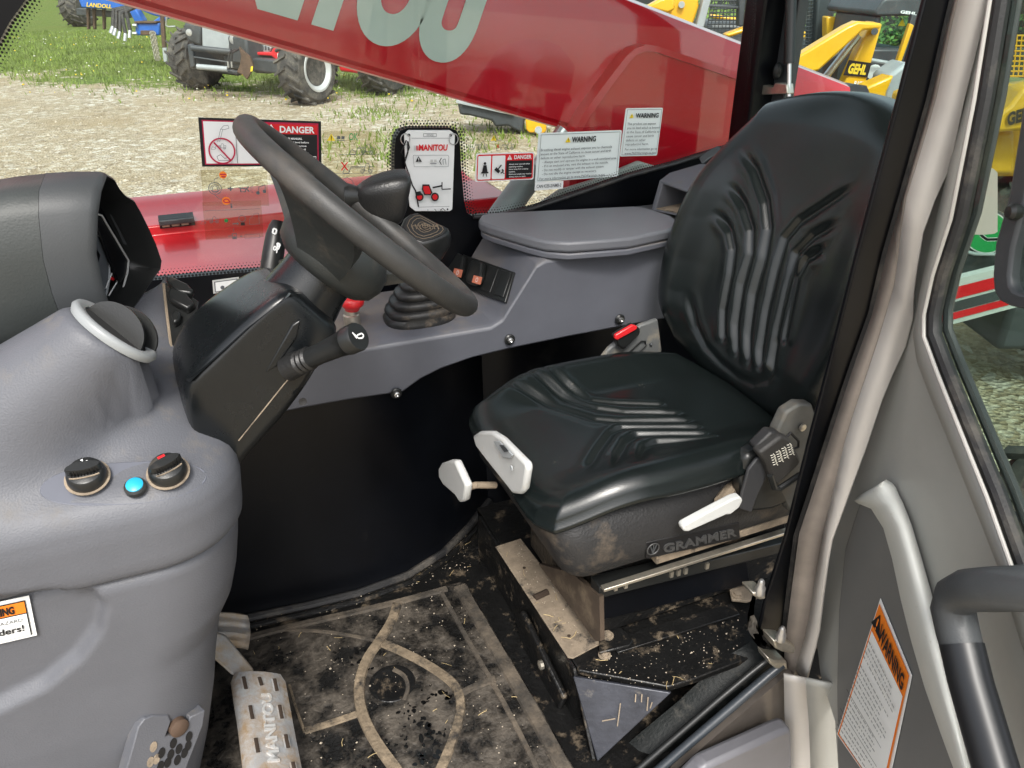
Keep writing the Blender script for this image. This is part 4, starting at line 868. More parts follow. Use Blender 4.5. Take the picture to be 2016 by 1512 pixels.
# backrest
nu, nv = 230, 170
u, v = np.meshgrid(np.linspace(-1, 1, nu), np.linspace(-1, 1, nv), indexing='ij'); k_ = .46
us, vs_ = u*np.sqrt(1-k_*v*v/2), v*np.sqrt(1-k_*u*u/2)
Zb = 1.538+.262*us
hw = np.interp(Zb, [1.27, 1.30, 1.36, 1.42, 1.48, 1.56, 1.64, 1.70, 1.75, 1.80], [.18, .20, .232, .250, .255, .250, .236, .216, .19, .165])
Yb = YC+.018+hw*vs_
Xb = .800+.135*((Zb-1.29)/.5) + .02*((Zb-1.54)/.25)**2
bol = sstep(.45, .95, np.abs(vs_))*sstep(1.30, 1.40, Zb)*sstep(1.76, 1.60, Zb)
Xb = Xb - .038*bol + .012*np.exp(-(vs_/.45)**2)
dist = (1-np.maximum(np.abs(u), np.abs(v)))*.22; Rr = .055
drop = np.where(dist < Rr, Rr-np.sqrt(np.maximum(0, Rr**2-(Rr-dist)**2)), 0)
bn = V(-.955, 0, .297)
def bplane(x, y):
    p = PL(x, y, V(.815, YC, 1.30), V(-.965, 0, .26).normalized()); return (p.y, p.z)
gl2 = [[bplane(*q) for q in ln] for ln in (
    [(1466,288),(1490,335),(1509,395),(1515,450),(1505,510),(1484,580),(1470,660),(1466,730)], [(1443,352),(1470,405),(1482,450),(1480,500),(1462,560),(1446,640),(1441,712)], [(1421,408),(1443,452),(1449,490),(1441,540),(1424,610),(1417,680)],
    [(1708,350),(1650,388),(1575,436),(1547,470),(1530,530),(1510,610),(1495,690),(1491,742)], [(1670,428),(1605,466),(1572,500),(1556,560),(1534,650),(1516,742)], [(1636,486),(1594,508),(1574,545),(1562,600),(1545,680)])]
g2 = field(Yb, Zb, gl2, .0076)*np.clip(dist/.03, 0, 1)
gU = field(Yb, Zb, [[bplane(*q) for q in [(1366,560),(1370,640),(1384,684),(1406,716),(1436,744),(1472,757),(1505,748),(1530,720)]]], .008)
dd = .0068*g2 + .004*gU - drop*.9
Xb = Xb + bn.x*dd; Zb = Zb + bn.z*dd
part('backrest', pad(np.stack([Xb, Yb, Zb], -1), bn, nu, nv, .075, inset=.86), m_vinyl, ST, ang=180)
# skirt with lettering
def rrect(x0, x1, y0, y1, z, r, n=5):
    pts = []
    for cx, cy, a in ((x1-r, y1-r, 0), (x0+r, y1-r, 90), (x0+r, y0+r, 180), (x1-r, y0+r, 270)):
        for i in range(n+1): t = R(a+90*i/n); pts.append(V(cx+math.cos(t)*r, cy+math.sin(t)*r, z))
    return pts
YN = .778
part('suspension_skirt', MB().loft([rrect(.435,.88,YN+.012,1.12,1.132,.03), rrect(.425,.89,YN+.002,1.13,1.142,.04), rrect(.415,.89,YN-.006,1.135,1.172,.045), rrect(.405,.89,YN-.004,1.135,1.20,.05), rrect(.395,.885,YN+.004,1.135,1.232,.05), rrect(.41,.88,YN+.02,1.12,1.25,.05)]), M('skirt_rubber', (.020,.020,.021), .5, bump=.3, bs=300, bt='voronoi', dust=((.17,.13,.09), .54, .8, 9)), ST, ang=60)
ln = [P(x, y, y=YN-.006) for x, y in ((1300,1066),(1450,1032),(1452,1056),(1300,1092))]
d = Decal(ln, V(0,-1,0)); d.text('GRAMMER', .03, .84, .60, M('raised_lettering', (.05,.05,.05), .4), w=.95, bold=.03, ext=.0015, off=.0016); d.build(ST, {'raised_lettering': 'raised_lettering'})
part('letter_plate', MB().prism([p+V(0,.004,0) for p in [P(x, y, y=YN-.006) for x, y in ((1272,1068),(1455,1028),(1457,1060),(1272,1100))]], V(0,-.0045,0)), m_matt, ST, bev=.001)
lc = P(1286, 1081, y=YN-.009); em = MB()
em.tube([lc+V(math.cos(a),0,math.sin(a))*.0105 for a in np.linspace(0, 2*math.pi, 17)[:-1]], .0012, 6, closed=True)
part('emblem', em, M('raised_lettering2', (.05,.05,.05), .4), ST)
for a in (-.6, 0, .6): part('emblem_ray', MB().tube([lc-V(0,0,.009), lc+V(math.sin(a)*.0095,0,math.cos(a)*.0085)], .0011, 5), m_dgrey, ST)
# rails and suspension box
ra, rb = P(1180,1168,y=.80), P(1545,1078,y=.80)
part('seat_rail', MB().loft([[V(x, .80+a, lerp(ra.z, rb.z, (x-ra.x)/(rb.x-ra.x))+z) for a, z in ((0,-.012),(.03,-.012),(.03,.012),(0,.012))] for x in (ra.x, .92)]), m_blk, ST, bev=.002)
part('rail_lip', MB().box(V((ra.x+.92)/2, .792, 1.094), (.92-ra.x, .012, .006)), m_chrome, ST, bev=.001)
for x in (1212,1232,1322,1336,1350,1392): 
    q = P(x, lerp(1168,1082,(x-1180)/365)-4, y=.798); part('rail_slot', MB().box(q, (.006,.004,.012)), m_chrome, ST)
part('upper_rail', MB().loft([[V(x, .787+a, z0+z) for a, z in ((0,-.008),(.02,-.008),(.02,.008),(0,.008))] for x, z0 in ((P(1290,1130,y=.787).x, 1.122), (.92, 1.126))]), m_tan, ST, bev=.002)
part('suspension_box', MB().prism([V(x, y, ZP+.01) for x, y in ((.505,.835),(.90,.835),(.90,1.10),(.505,1.10))], V(0,0,.155)), m_floorblk, ST, bev=.006)
part('suspension_plate', MB().prism([P(x, y, y=.828) for x, y in ((1160,1170),(1470,1105),(1478,1150),(1185,1222),(1180,1180))], V(0,.012,0)), m_gloss, ST, bev=.002)
part('brown_plate', MB().prism([P(x, y, x=.487) for x, y in ((1060,1110),(1125,1128),(1180,1175),(1182,1262),(1172,1262))], V(.008,0,0)), M('brown_dusty_steel', (.06,.042,.028), .8, var=.4, vs=14, dust=((.22,.17,.11), .5, .8, 16)), ST)
ft = [P(x, y, z=ZP+.006) for x, y in ((1178,1240),(1215,1232),(1248,1262),(1240,1275),(1180,1290))]
part('mounting_foot', MB().prism(ft, V(0,0,.006)), m_floorblk, ST, bev=.002)
ft = [P(x, y, z=ZP+.01) for x, y in ((1430,1135),(1462,1142),(1492,1180),(1470,1188),(1440,1185))]
part('mounting_foot', MB().prism(ft, V(0,0,.006)), m_tan, ST, bev=.002)
part('mounting_foot', MB().prism([P(x, y, z=ZP+.004) for x, y in ((1200,1260),(1440,1190),(1456,1212),(1216,1288))], V(0,0,.004)), m_floorblk, ST, bev=.001)
for x, y, z in ((1196,1252,ZP+.012),(1452,1172,ZP+.016),(1190,1290,ZP+.0)): part('mounting_bolt', MB().lathe([(.011,0),(.011,.002),(.007,.002),(.007,.007),(.003,.008)], P(x,y,z=z), V(0,0,1), 12), m_tan, ST)
# adjusters and levers
ap = [P(x, y, x=.372) for x, y in ((930,858),(942,850),(966,850),(985,862),(1034,912),(1036,925),(1030,965),(1022,974),(1008,972),(955,905),(936,880))]
part('adjuster_cover', MB().prism(ap, V(.012,0,0)), m_white, ST, bev=.006, seg=3)
sq_ = part('adjuster_window', MB().prism([P(x, y, x=.370) for x, y in ((974,868),(986,868),(1012,895),(1008,902),(994,900))], V(-.003,0,0)), m_lgrey, ST, bev=.001)
part('adjuster_scale', MB().prism([P(x, y, x=.366) for x, y in ((984,876),(992,876),(1002,888),(994,890))], V(-.001,0,0)), m_dgrey, sq_)
part('adjuster_screw', MB().lathe([(.004,0),(.004,.002),(.001,.002)], P(1008, 921, x=.368), V(-1,0,0), 10), m_lgrey, ST)
part('adjuster_base', MB().prism([P(x, y, x=.382) for x, y in ((928,852),(958,848),(1026,905),(1024,972),(1005,976),(945,903))], V(.012,0,0)), m_blk, ST, bev=.004)
pp = [P(x, y, x=.335) for x, y in ((862,922),(868,912),(885,906),(894,907),(916,955),(915,968),(912,986),(904,990),(895,976),(872,956),(863,940))]
lv = part('height_lever', MB().prism(pp, V(.014,0,0)), m_white, ST, bev=.005, seg=3)
part('lever_rod', MB().tube([P(914,962,x=.342), P(936,955,x=.36), P(975,955,x=.40)], .006, 10), m_tan, lv)
pp = [P(x, y, y=.742) for x, y in ((1344,1040),(1347,1034),(1395,1008),(1445,982),(1458,978),(1464,984),(1456,1000),(1438,1014),(1430,1014),(1356,1047),(1347,1047))]
part('recline_lever', MB().prism(pp, V(0,.014,0)), m_white, ST, bev=.005, seg=3)
part('lever_boss', MB().tube([P(1420,990,y=.76), P(1446,960,y=.79)], [.012,.016], 10), m_tan, ST)
# recliner hinge and seat belt
part('recliner_hinge', MB().prism([P(x, y, y=.752) for x, y in ((1530,850),(1548,812),(1575,795),(1600,796),(1610,830),(1602,900),(1590,990),(1555,1010),(1530,960))], V(0,.02,0)), M('dusty_hinge_steel', (.10,.10,.092), .6, metal=.3, var=.3, vs=16, dust=((.18,.15,.11), .5, .75, 14)), ST, bev=.004)
part('hinge_screw', MB().lathe([(.006,0),(.006,.003),(.003,.004)], P(1579,841,y=.750), V(0,-1,0), 10), m_chrome, ST)
bl = MB(); cl_ = [P(x, y, y=yy) for x, y, yy in ((1455,985,.742),(1470,930,.738),(1498,890,.735),(1530,872,.735),(1562,862,.738))]
wdv = [V(0,0,0)]*5
SB = thing('seat_belt', 'black retractable lap belt with stitched tongue beside the seat cushion', 'seat belt', P(1520,900,y=.74))
part('retractor_cover', MB().prism([P(x, y, y=.752) for x, y in ((1460,935),(1468,900),(1500,885),(1545,905),(1585,925),(1570,985),(1520,1005),(1478,1010),(1462,990))], V(0,.03,0)), m_blk, SB, bev=.008)
part('belt_webbing', MB().prism([P(x, y, y=.742) for x, y in ((1457,1002),(1462,968),(1474,925),(1492,902),(1514,905),(1512,935),(1492,975),(1480,1010))], V(0,.006,0)), M('belt_webbing', (.030,.031,.034), .55, bump=.2, bs=700), SB, bev=.002)
part('belt_loop', MB().prism([P(x, y, y=.728) for x, y in ((1494,893),(1540,858),(1556,864),(1578,905),(1575,916),(1530,958),(1522,950),(1508,912))], V(0,.02,0)), M('belt_loop_black', (.022,.021,.020), .6, bump=.3, bs=400), SB, bev=.005)
part('belt_fold', MB().prism([P(x, y, y=.74) for x, y in ((1488,882),(1520,850),(1540,853),(1536,862),(1500,893))], V(0,.02,0)), m_rub, SB, bev=.004)
part('latch_guide', MB().tube([P(x, y, y=.73) for x, y in ((1516,935),(1524,960),(1534,962),(1575,935))], .005, 8), m_blk, SB)
part('wire_clip', MB().tube([P(x, y, y=.74) for x, y in ((1545,866),(1556,852),(1572,868),(1572,880),(1562,884))], .002, 6), m_matt, SB)
stt = MB()
for r_ in range(5):
    for k in range(8):
        a_ = P(1517+k*5.4+r_*1.3, 897-k*3.4+r_*4.6, y=.7275); b__ = P(1521+k*5.4+r_*1.3, 899-k*3.4+r_*4.6+(2 if k % 2 else -3), y=.7275); stt.tube([a_, b__], .0007, 4)
part('stitching', stt, f_cream, SB, ang=0, kind='stuff')
BK = thing('belt_buckle', 'black belt buckle with red release button on the far side of the seat', 'buckle', P(1240, 690, y=1.165))
part('buckle_plate', MB().prism([P(x, y, y=1.172) for x, y in ((1184,706),(1200,686),(1222,668),(1262,640),(1296,628),(1304,690),(1292,722),(1240,728),(1228,725))], V(0,.012,0)), M('buckle_grey', (.11,.115,.115), .5, dust=((.33,.28,.2), .5, .75, 18)), BK, bev=.004)
part('buckle_body', MB().prism([P(x, y, y=1.155) for x, y in ((1212,664),(1250,640),(1262,648),(1260,660),(1228,690),(1218,682))], V(0,.02,0)), m_blk, BK, bev=.004)
part('release_button', MB().prism([P(x, y, y=1.150) for x, y in ((1212,660),(1246,640),(1256,643),(1254,649),(1216,670),(1211,668))], V(0,.008,0)), f_ebutton, BK, bev=.002)
for pts in ([(1234,706),(1236,696),(1262,672),(1270,672),(1272,680),(1246,704)],): part('embossed_loop', MB().tube([P(x, y, y=1.169) for x, y in pts], .0018, 6, closed=True), m_blk, BK)
for x, y in ((1232,717),(1282,678)): part('plate_rivet', MB().ball(P(x, y, y=1.170), .0035, 8), m_dgrey, BK)

# ================================================================== SIDE CONSOLE
YK = 1.27
SC_ = thing('side_console', 'dusty grey moulded side console running beside the seat', 'console', P(900, 700, y=YK))
pr = [P(x, y, y=YK) for x, y in ((500,826),(596,806),(690,789),(780,776),(794,774),(804,767),(830,748),(870,728),(930,707),(1003,689),(1130,663),(1290,633),(1380,615))]
zlo, zhi = 1.353, 1.473
pt = [V(1.10,YK,zhi), V(.615,YK,zhi), V(.594,YK,zhi-.008), V(.524,YK,zlo+.012), V(.500,YK,zlo), V(-.2,YK,zlo)]
shell = MB(); rings = []
for dy, in_ in ((0,.006),(.010,0),(.26,0)):
    ring = []
    for p in pr: ring.append(V(p.x, YK+dy+(.004 if in_ else 0), p.z))
    for p in pt: ring.append(V(p.x-(in_ if p.x > .4 and p.x < 1 else 0), YK+dy, p.z-in_))
    rings.append(ring)
part('console_shell', MB().loft(rings), m_grey2, SC_, ang=40, bev=.004)
li = [P(x, y, z=1.507) for x, y in ((942,431),(948,422),(975,418),(1248,405),(1270,408),(1322,424),(1332,432),(1334,444),(1318,452),(1242,468),(1190,472),(1120,477),(1075,474),(1040,466),(965,444),(946,437))]
lid = part('console_lid', MB().prism(li, V(0,0,-.022)), m_lid, SC_, bev=.006, seg=3)
lb = [V(p.x*.97+.02, p.y*.985+.019, 1.484) for p in li]
part('lid_seat', MB().prism(lb, V(0,0,-.013)), m_grey2, SC_, bev=.003)
for x, y in ((780,774),(1003,668),(1220,628)):
    c = P(x, y, y=YK-.001); b_ = part('console_bolt', MB().lathe([(.011,0),(.011,.002),(.0085,.004)], c, V(0,-1,0), 18), m_blk, SC_)
    part('bolt_head', MB().lathe([(.0055,.002),(.0055,.008),(.003,.009),(.0005,.007)], c, V(0,-1,0), 12), m_steel, b_)
# switch panel on the ramp
n_r = V(-(zhi-zlo), 0, (.604-.519)).normalized(); pr0 = V(.519, YK, zlo+.004)
n_r = V(-.80, 0, .60)
def rp(x, y, o_=0.): return PL(x, y, pr0+n_r*o_, n_r)
part('switch_panel', MB().prism([rp(x, y, .002) for x, y in ((908,500),(1016,538),(998,598),(882,556))], n_r*.006), m_blk, SC_, bev=.0015)
for (x, y), ic in (((905,527),0),((943,541),1)):
    w_ = [rp(x+a, y+b, .008) for a, b in ((-8,-22),(3,-26),(16,-18),(12,14),(0,26),(-16,20),(-18,8))]
    k = part('rocker_switch', MB().prism(w_, n_r*.014), m_blk, SC_, bev=.004)
    dq = [rp(x+a-2, y+b, .0225) for a, b in ((-8,1),(9,5),(5,20),(-12,15))]
    d = Decal(dq, n_r); d.rect(0,0,1,1,M('switch_lens', (.62,.20,.12), .3)); d.ring(.5,.5,.26,.09,f_white,14); d.build(k, {'switch_lens':'lens','white_print':'lens_symbol'})
for q in (((966,524),(983,530),(966,577),(949,571)), ((989,532),(1008,539),(992,586),(973,580))): part('blank_switch', MB().prism([rp(x, y, .008) for x, y in q], n_r*.003), m_blk, SC_, bev=.001)
# emergency stop
es = P(694, 640, z=zlo); EST = part('stop_switch_collar', MB().lathe([(.016,0),(.016,.022),(.013,.024),(.013,.034)], es, V(0,0,1), 20), m_chrome, SC_)
part('stop_button', MB().lathe([(.014,.034),(.016,.040),(.0225,.046),(.0235,.053),(.019,.061),(.008,.0635),(.0005,.064)], es, V(.05,-.1,1), 28), f_ebutton, EST, ang=60)
# storage pocket behind the lid
PK = part('storage_pocket', MB().add([], []), m_grey, SC_) if False else None
YT = 1.50
po = [P(x, y, y=1.44) for x, y in ((1300,358),(1283,412),(1296,420),(1342,445),(1400,455),(1430,420),(1420,380),(1410,372))]
pk = MB(); 
A0 = [P(1298,355,y=1.45), P(1420,398,y=1.30), P(1405,440,y=1.30), P(1281,414,y=1.45)]
Av = [p+V(.16,.03,.0) for p in A0]
cen = sum(A0, V(0,0,0))/4; inn = [cen+(p-cen)*.86 for p in A0]; deep = [p+V(.10,.02,0) for p in inn]
pk.add(A0+inn+deep+Av, [(0,1,5,4),(1,2,6,5),(2,3,7,6),(3,0,4,7),(4,5,9,8),(5,6,10,9),(6,7,11,10),(7,4,8,11),(8,9,10,11),(0,12,13,1),(1,13,14,2),(2,14,15,3),(3,15,12,0),(12,15,14,13)])
PKO = part('storage_pocket', pk, m_grey, SC_, ang=30, bev=.003)
part('pocket_hood', MB().loft([[P(1298,355,y=1.46), P(1310,345,y=1.47), P(1345,335,y=1.47)+V(0,.02,0)], [P(1420,398,y=1.30)+V(0,0,.001), P(1432,372,y=1.33), P(1440,352,y=1.40)], [P(1440,390,y=1.32), P(1450,352,y=1.36), P(1456,312,y=1.46)]], closed=False), m_grey, SC_, ang=60, solid=.003) if False else None
tp = [P(1298,355,y=1.45), P(1420,398,y=1.30), P(1440,380,y=1.32), P(1436,322,y=1.47), P(1378,322,y=1.50), P(1318,340,y=1.49)]
part('pocket_top', MB().prism(tp, V(0,0,-.006)), m_grey, SC_, bev=.002)
part('pocket_floor', MB().prism([inn[3]+V(.002,0,.001), inn[2]+V(.002,0,.001), deep[2]+V(0,0,.001), deep[3]+V(0,0,.001)], V(0,0,.001)), m_tan, SC_)
part('window_latch', MB().loft([[P(x+a*.6, y+b, y=1.52)+V(0,c,0) for a, b, c in ((-4,-5,0),(5,-4,0),(5,5,-.012),(-4,5,-.012))] for x, y in ((1378,316),(1392,304),(1408,295),(1414,292))]), m_dgrey, SC_, bev=.003)

# ================================================================== JOYSTICK
JC = V(.379, 1.361, zlo)
JS = thing('joystick', 'black joystick with ribbed rubber boot and patterned palm pad', 'joystick', JC)
rg = []
prof = [(.066,.0),(.068,.008),(.062,.014),(.066,.020),(.064,.028),(.055,.031),(.059,.037),(.057,.045),(.047,.048),(.051,.054),(.048,.062),(.038,.065),(.042,.071),(.038,.078),(.026,.083),(.018,.10)]
for r_, h in prof: rg.append([JC+V(math.copysign(abs(math.cos(t))**.8, math.cos(t))*r_*1.05+h*.12, math.copysign(abs(math.sin(t))**.8, math.sin(t))*r_*.8, h) for t in np.linspace(0, 2*math.pi, 41)[:-1]])
part('boot', MB().loft(rg), m_bellow, JS, ang=70)
hc = V(.402, 1.36, 1.527); hn = V(-.05, -.62, .78).normalized()
part('stick', MB().tube([JC+V(.01,0,.09), hc-V(.005,0,.045)], [.015,.016], 14), m_blk, JS)
ho_ = [PL(x, y, hc, hn) for x, y in ((788,448),(795,432),(808,422),(822,420),(842,430),(864,442),(882,450),(886,458),(878,468),(856,478),(832,484),(812,478),(796,464))]
cn = sum(ho_, V(0,0,0))/len(ho_)
part('grip', MB().loft([[cn+(p-cn)*k+V(0,0,dz)-hn*dn for p in ho_] for k, dz, dn in ((.88,0,-.004),(1.0,0,.0),(1.05,-.008,.004),(1.0,-.022,.006),(.72,-.045,.008),(.45,-.060,.006))]), m_blk, JS, ang=60)
pd = part('palm_pad', MB().prism([cn+(p-cn)*.84+hn*.004 for p in ho_], hn*.003), m_ropad, JS, bev=.001)
for k in (.20, .32, .56, .72): part('pad_line', MB().tube([cn+(p-cn)*k+hn*.0075 for p in ho_], .0007, 5, closed=True), m_padln, pd)
ax_ = (PL(870,452,hc,hn)-PL(805,450,hc,hn)).normalized(); ay_ = hn.cross(ax_)
d = Decal([cn-ax_*.028+ay_*.006+hn*.0068, cn+ax_*.028+ay_*.006+hn*.0068, cn+ax_*.028-ay_*.006+hn*.0068, cn-ax_*.028-ay_*.006+hn*.0068], hn)
for u_ in (.06,.18,.30,.64,.78,.90): d.line([(u_,.05),(u_+.05,.95)],.16,m_padln); 
d.line([(.06,.5),(.36,.5)],.12,m_padln); d.line([(.64,.5),(.95,.5)],.12,m_padln); d.ring(.5,.5,.42,.12,m_padln,18); d.line([(.5,.1),(.5,.9)],.12,m_padln); d.line([(.40,.5),(.60,.5)],.12,m_padln)
d.build(JS, {'worn_tan_line':'pad_marks'})

# ================================================================== DASHBOARD
DB = thing('dashboard', 'grey textured dashboard with heater knobs and curved lower body', 'dashboard', V(-.2, .95, .85))
lev = [(.80,.83,-.16),(.95,.815,-.115),(1.05,.805,-.090),(1.10,.802,-.080),(1.18,.80,-.060),(1.22,.798,-.038),(1.26,.796,-.026),(1.28,.795,-.022),(1.30,.7945,-.018),(1.325,.794,-.014),(1.333,.797,-.012),(1.337,.802,-.013),(1.341,.7915,-.009),(1.347,.787,-.006),(1.36,.785,-.004),(1.40,.785,0),(1.42,.788,-.001),(1.436,.797,-.006),(1.446,.810,-.013),(1.454,.828,-.020),(1.463,.846,-.026),(1.476,.866,-.030),(1.492,.892,-.033),(1.505,.93,-.036),(1.522,.985,-.042),(1.552,1.05,-.048),(1.562,1.085,-.05),(1.556,1.105,-.05),(1.53,1.12,-.05),(1.45,1.125,-.05)]
fine = []
for (z0,y0,x0),(z1,y1,x1) in zip(lev[:-1], lev[1:]):
    n_ = max(1, int(max(abs(z1-z0), abs(y1-y0))/.006))
    for k in range(n_): t = k/n_; fine.append((lerp(z0,z1,t), lerp(y0,y1,t), lerp(x0,x1,t)))
fine.append(lev[-1]); rows = []
def in_recess(x, z):
    p = np.array([(-.62,1.362),(-.27,1.362),(-.215,1.352),(-.178,1.330),(-.172,1.305),(-.185,1.27),(-.215,1.235),(-.26,1.205),(-.33,1.185),(-.62,1.18)])
    ins = False; dm = 9; n = len(p)
    for i in range(n):
        a, b = p[i], p[(i+1) % n]
        if (a[1] > z) != (b[1] > z) and x < (b[0]-a[0])*(z-a[1])/(b[1]-a[1])+a[0]: ins = not ins
        ab = b-a; t = np.clip(np.dot(np.array([x, z])-a, ab)/ab.dot(ab), 0, 1); dm = min(dm, np.hypot(*(np.array([x, z])-a-ab*t)))
    return dm if ins else -dm
for z, yn, xr in fine:
    r_ = min(.10, (1.30-yn)*.6); row = []
    for x in np.linspace(-.62, xr-r_, 110):
        y_ = yn
        if 1.16 < z < 1.375: y_ += .016*float(sstep(-.004, .010, in_recess(x, z)))
        row.append(V(x, y_, z))
    for t in np.linspace(0, 90, 16)[1:]: row.append(V(xr-r_+math.sin(R(t))*r_, yn+r_-math.cos(R(t))*r_, z))
    for y_ in np.linspace(yn+r_, 1.32 if z < 1.44 else max(yn+r_+.004, 1.135), 8)[1:]: row.append(V(xr, y_, z))
    rows.append(row)
vc = P(222, 657, d=.86); vn = V(.72,.087,.68).normalized()
va_ = (P(290,712,d=.86)-P(155,602,d=.86)); va_ = (va_-vn*va_.dot(vn)).normalized(); vb_ = vn.cross(va_)
def vring(r1, r2, h, sx=0., n=40): return [vc+vn*h+va_*(math.cos(t)*r1+sx)+vb_*math.sin(t)*r2 for t in np.linspace(0, 2*math.pi, n+1)[:-1]]
hd = np.array(V(-.80,.10,-.59).normalized()); n0_ = np.array(V(.12,-.42,.90).normalized()); A_ = np.array(vc); vn_ = np.array(vn)
def smin(a, b, k): h = np.clip(.5+.5*(b-a)/k, 0, 1); return b*(1-h)+a*h-k*h*(1-h)
G_ = np.array([[tuple(p) for p in row] for row in rows]); dis = np.zeros(G_.shape[:2]); done = np.zeros(G_.shape[:2], bool)
wt = sstep(1.37, 1.45, G_[:,:,2])
for t in np.linspace(.24, 0, 121):
    q = G_+n0_*t; rel = q-A_; ax = rel@hd; rad = np.linalg.norm(rel-ax[...,None]*hd, axis=-1); rr_ = .0505+.17*np.clip(ax, 0, .5)
    cone = -smin(-(rad-rr_)*.95, -(rel@vn_), .014)
    s_ = smin(np.full_like(rad, t*.9), cone, .055)
    hit = (~done) & (s_ <= 0)
    if t < .24: fr_q = np.clip(-s_/np.maximum(1e-9, sprev-s_), 0, 1); dis[hit] = (t+fr_q*.002)[hit]
    else: dis[hit] = t
    done |= hit; sprev = s_
G_ = G_+n0_*(dis*wt)[...,None]
part('dash_body', MB().grid([[V(*p) for p in row] for row in G_]), m_grey, DB, ang=75)
VT = part('vent_ring', MB().loft([vring(a, b, h*.7+.0055) for a, b, h in ((.0500,.0450,-.010),(.0525,.047,-.002),(.0505,.045,.0045),(.046,.040,.0055),(.039,.032,.002),(.037,.030,-.02))], caps=False), M('vent_silver', (.27,.285,.29), .38), DB, ang=60)
part('vent_well', MB().loft([vring(.038,.031,.006), vring(.034,.028,-.02)]), m_matt, VT)
f1 = MB().loft([[vc+vn*h+va_*(math.cos(t)*.037)+vb_*s_ +vn*(.006+max(0,math.sin(t))*.030) for t in np.linspace(0, math.pi, 20)] for s_, h in ((-.004,-.002),(-.001,-.002))]); part('vent_flap', f1, m_blk, VT)
f2 = MB().loft([[vc+vn*h+va_*(math.cos(t)*.037+.004)+vb_*s_ +vn*(.006+max(0,math.sin(t))*.028) for t in np.linspace(0, math.pi, 20)] for s_, h in ((.020,.0),(.023,.0))]); part('vent_flap', f2, m_blk, VT)
# heater controls
kn = V(.0,-.42,.91).normalized()
from mathutils.bvhtree import BVHTree
_nr, _nc = G_.shape[:2]
_bv = BVHTree.FromPolygons([tuple(p) for p in G_.reshape(-1, 3)], [(i*_nc+j, i*_nc+j+1, (i+1)*_nc+j+1, (i+1)*_nc+j) for i in range(_nr-1) for j in range(_nc-1)])
def dash_at(px, py):
    h = _bv.ray_cast(EYE, ray(px, py).normalized())[0]
    return h if h is not None else P(px, py, y=.95)
pc = [dash_at(243+math.copysign(abs(math.cos(t))**.75, math.cos(t))*165, 952-math.sin(t)*42-math.cos(t)*14) for t in np.linspace(0, 6.283, 49)[:-1]]
part('control_plate', MB().prism([p-kn*.006 for p in pc], kn*.0066), M('control_plate', (.108,.115,.140), .40, var=.05), DB, bev=.001)
for (x, y), mk in (((175,945),0),((333,935),1)):
    c = dash_at(x, y)+kn*.0035
    part('knob_dust_ring', MB().lathe([(.0232,.0018),(.0232,.0028)], c, kn, 28), m_tan, DB)
    kb = part('heater_knob', MB().lathe([(.0198,0),(.0206,.004),(.0198,.011),(.0175,.016),(.0168,.0165)], c, kn, 36), m_blk, DB, ang=50)
    xa = V(1,0,0); ya = kn.cross(xa)
    if mk: xa, ya = (xa*.93+ya*.35).normalized(), (ya*.93-xa*.35).normalized()
    gr = MB().loft([[c+kn*h+xa*(math.cos(t)*.0183*k)+ya*(math.sin(t)*.0062*k) for t in np.linspace(0, 2*math.pi, 33)[:-1]] for h, k in ((.015,1.0),(.024,.97),(.026,.9))]); part('knob_grip', gr, m_blk, kb, ang=50)
    part('knob_dust_line', MB().tube([c+kn*.0172+xa*(math.cos(t)*.0155)-ya*(.0066+.003*math.sin(t)) for t in np.linspace(.35, 2.8, 10)], .0009, 6), m_tan, kb)
    for q in range(9): part('grip_rib', MB().tube([c+kn*.025+xa*(-.0124+q*.0031)-ya*.0052, c+kn*.016+xa*(-.0124+q*.0031)-ya*.0068], .0006, 5), m_matt, kb)
    if mk:
        part('heat_mark', MB().prism([c+kn*.0170+ya*(.0085+b)+xa*a for a, b in ((-.003,0),(.005,0),(.005,.006),(-.003,.006))], kn*.0006), f_red, kb)
    else:
        for t in range(3): part('fan_blade_mark', MB().prism([c+kn*.0170+ya*.0108+ (xa*math.cos(t*2.09+s_)+ya*math.sin(t*2.09+s_))*l_ for l_, s_ in ((.0005,0),(.0042,-.35),(.0042,.35))], kn*.0006), f_white, kb)
        part('knob_dot', MB().lathe([(.0016,0),(.0016,.0006)], c+kn*.0170+xa*.0125+ya*.005, kn, 10), f_white, kb)
c = dash_at(269, 965)+kn*.003
bb = part('button_bezel', MB().lathe([(.0115,0),(.0115,.006),(.0095,.008)], c, kn, 24), m_blk, DB); part('blue_button', MB().lathe([(.009,.007),(.009,.0095),(.006,.011),(.0005,.0114)], c, kn, 22), f_blue, bb)
# rocker switches beside the column
sn = V(0,-.45,.89).normalized(); s0_ = dash_at(328, 640)
def swp(x, y): return PL(x, y, s0_, sn)
for pts in (((330,566),(338,556),(372,572),(384,585),(380,592),(352,588)), ((332,590),(340,578),(372,592),(386,612),(372,622),(338,604)), ((340,632),(346,622),(360,628),(356,644),(344,650))):
    part('rocker_switch', MB().prism([swp(x, y)+sn*.003 for x, y in pts], sn*.012), m_blk, DB, bev=.003)
part('switch_bezel', MB().prism([swp(x, y) for x, y in ((322,562),(332,558),(392,596),(385,640),(350,700),(340,706))], sn*.003), m_blk, DB, bev=.001)
part('switch_bezel_edge', MB().tube([swp(x, y)+sn*.003 for x, y in ((323,562),(327,600),(333,650),(340,704))], .002, 6), m_tan, DB)
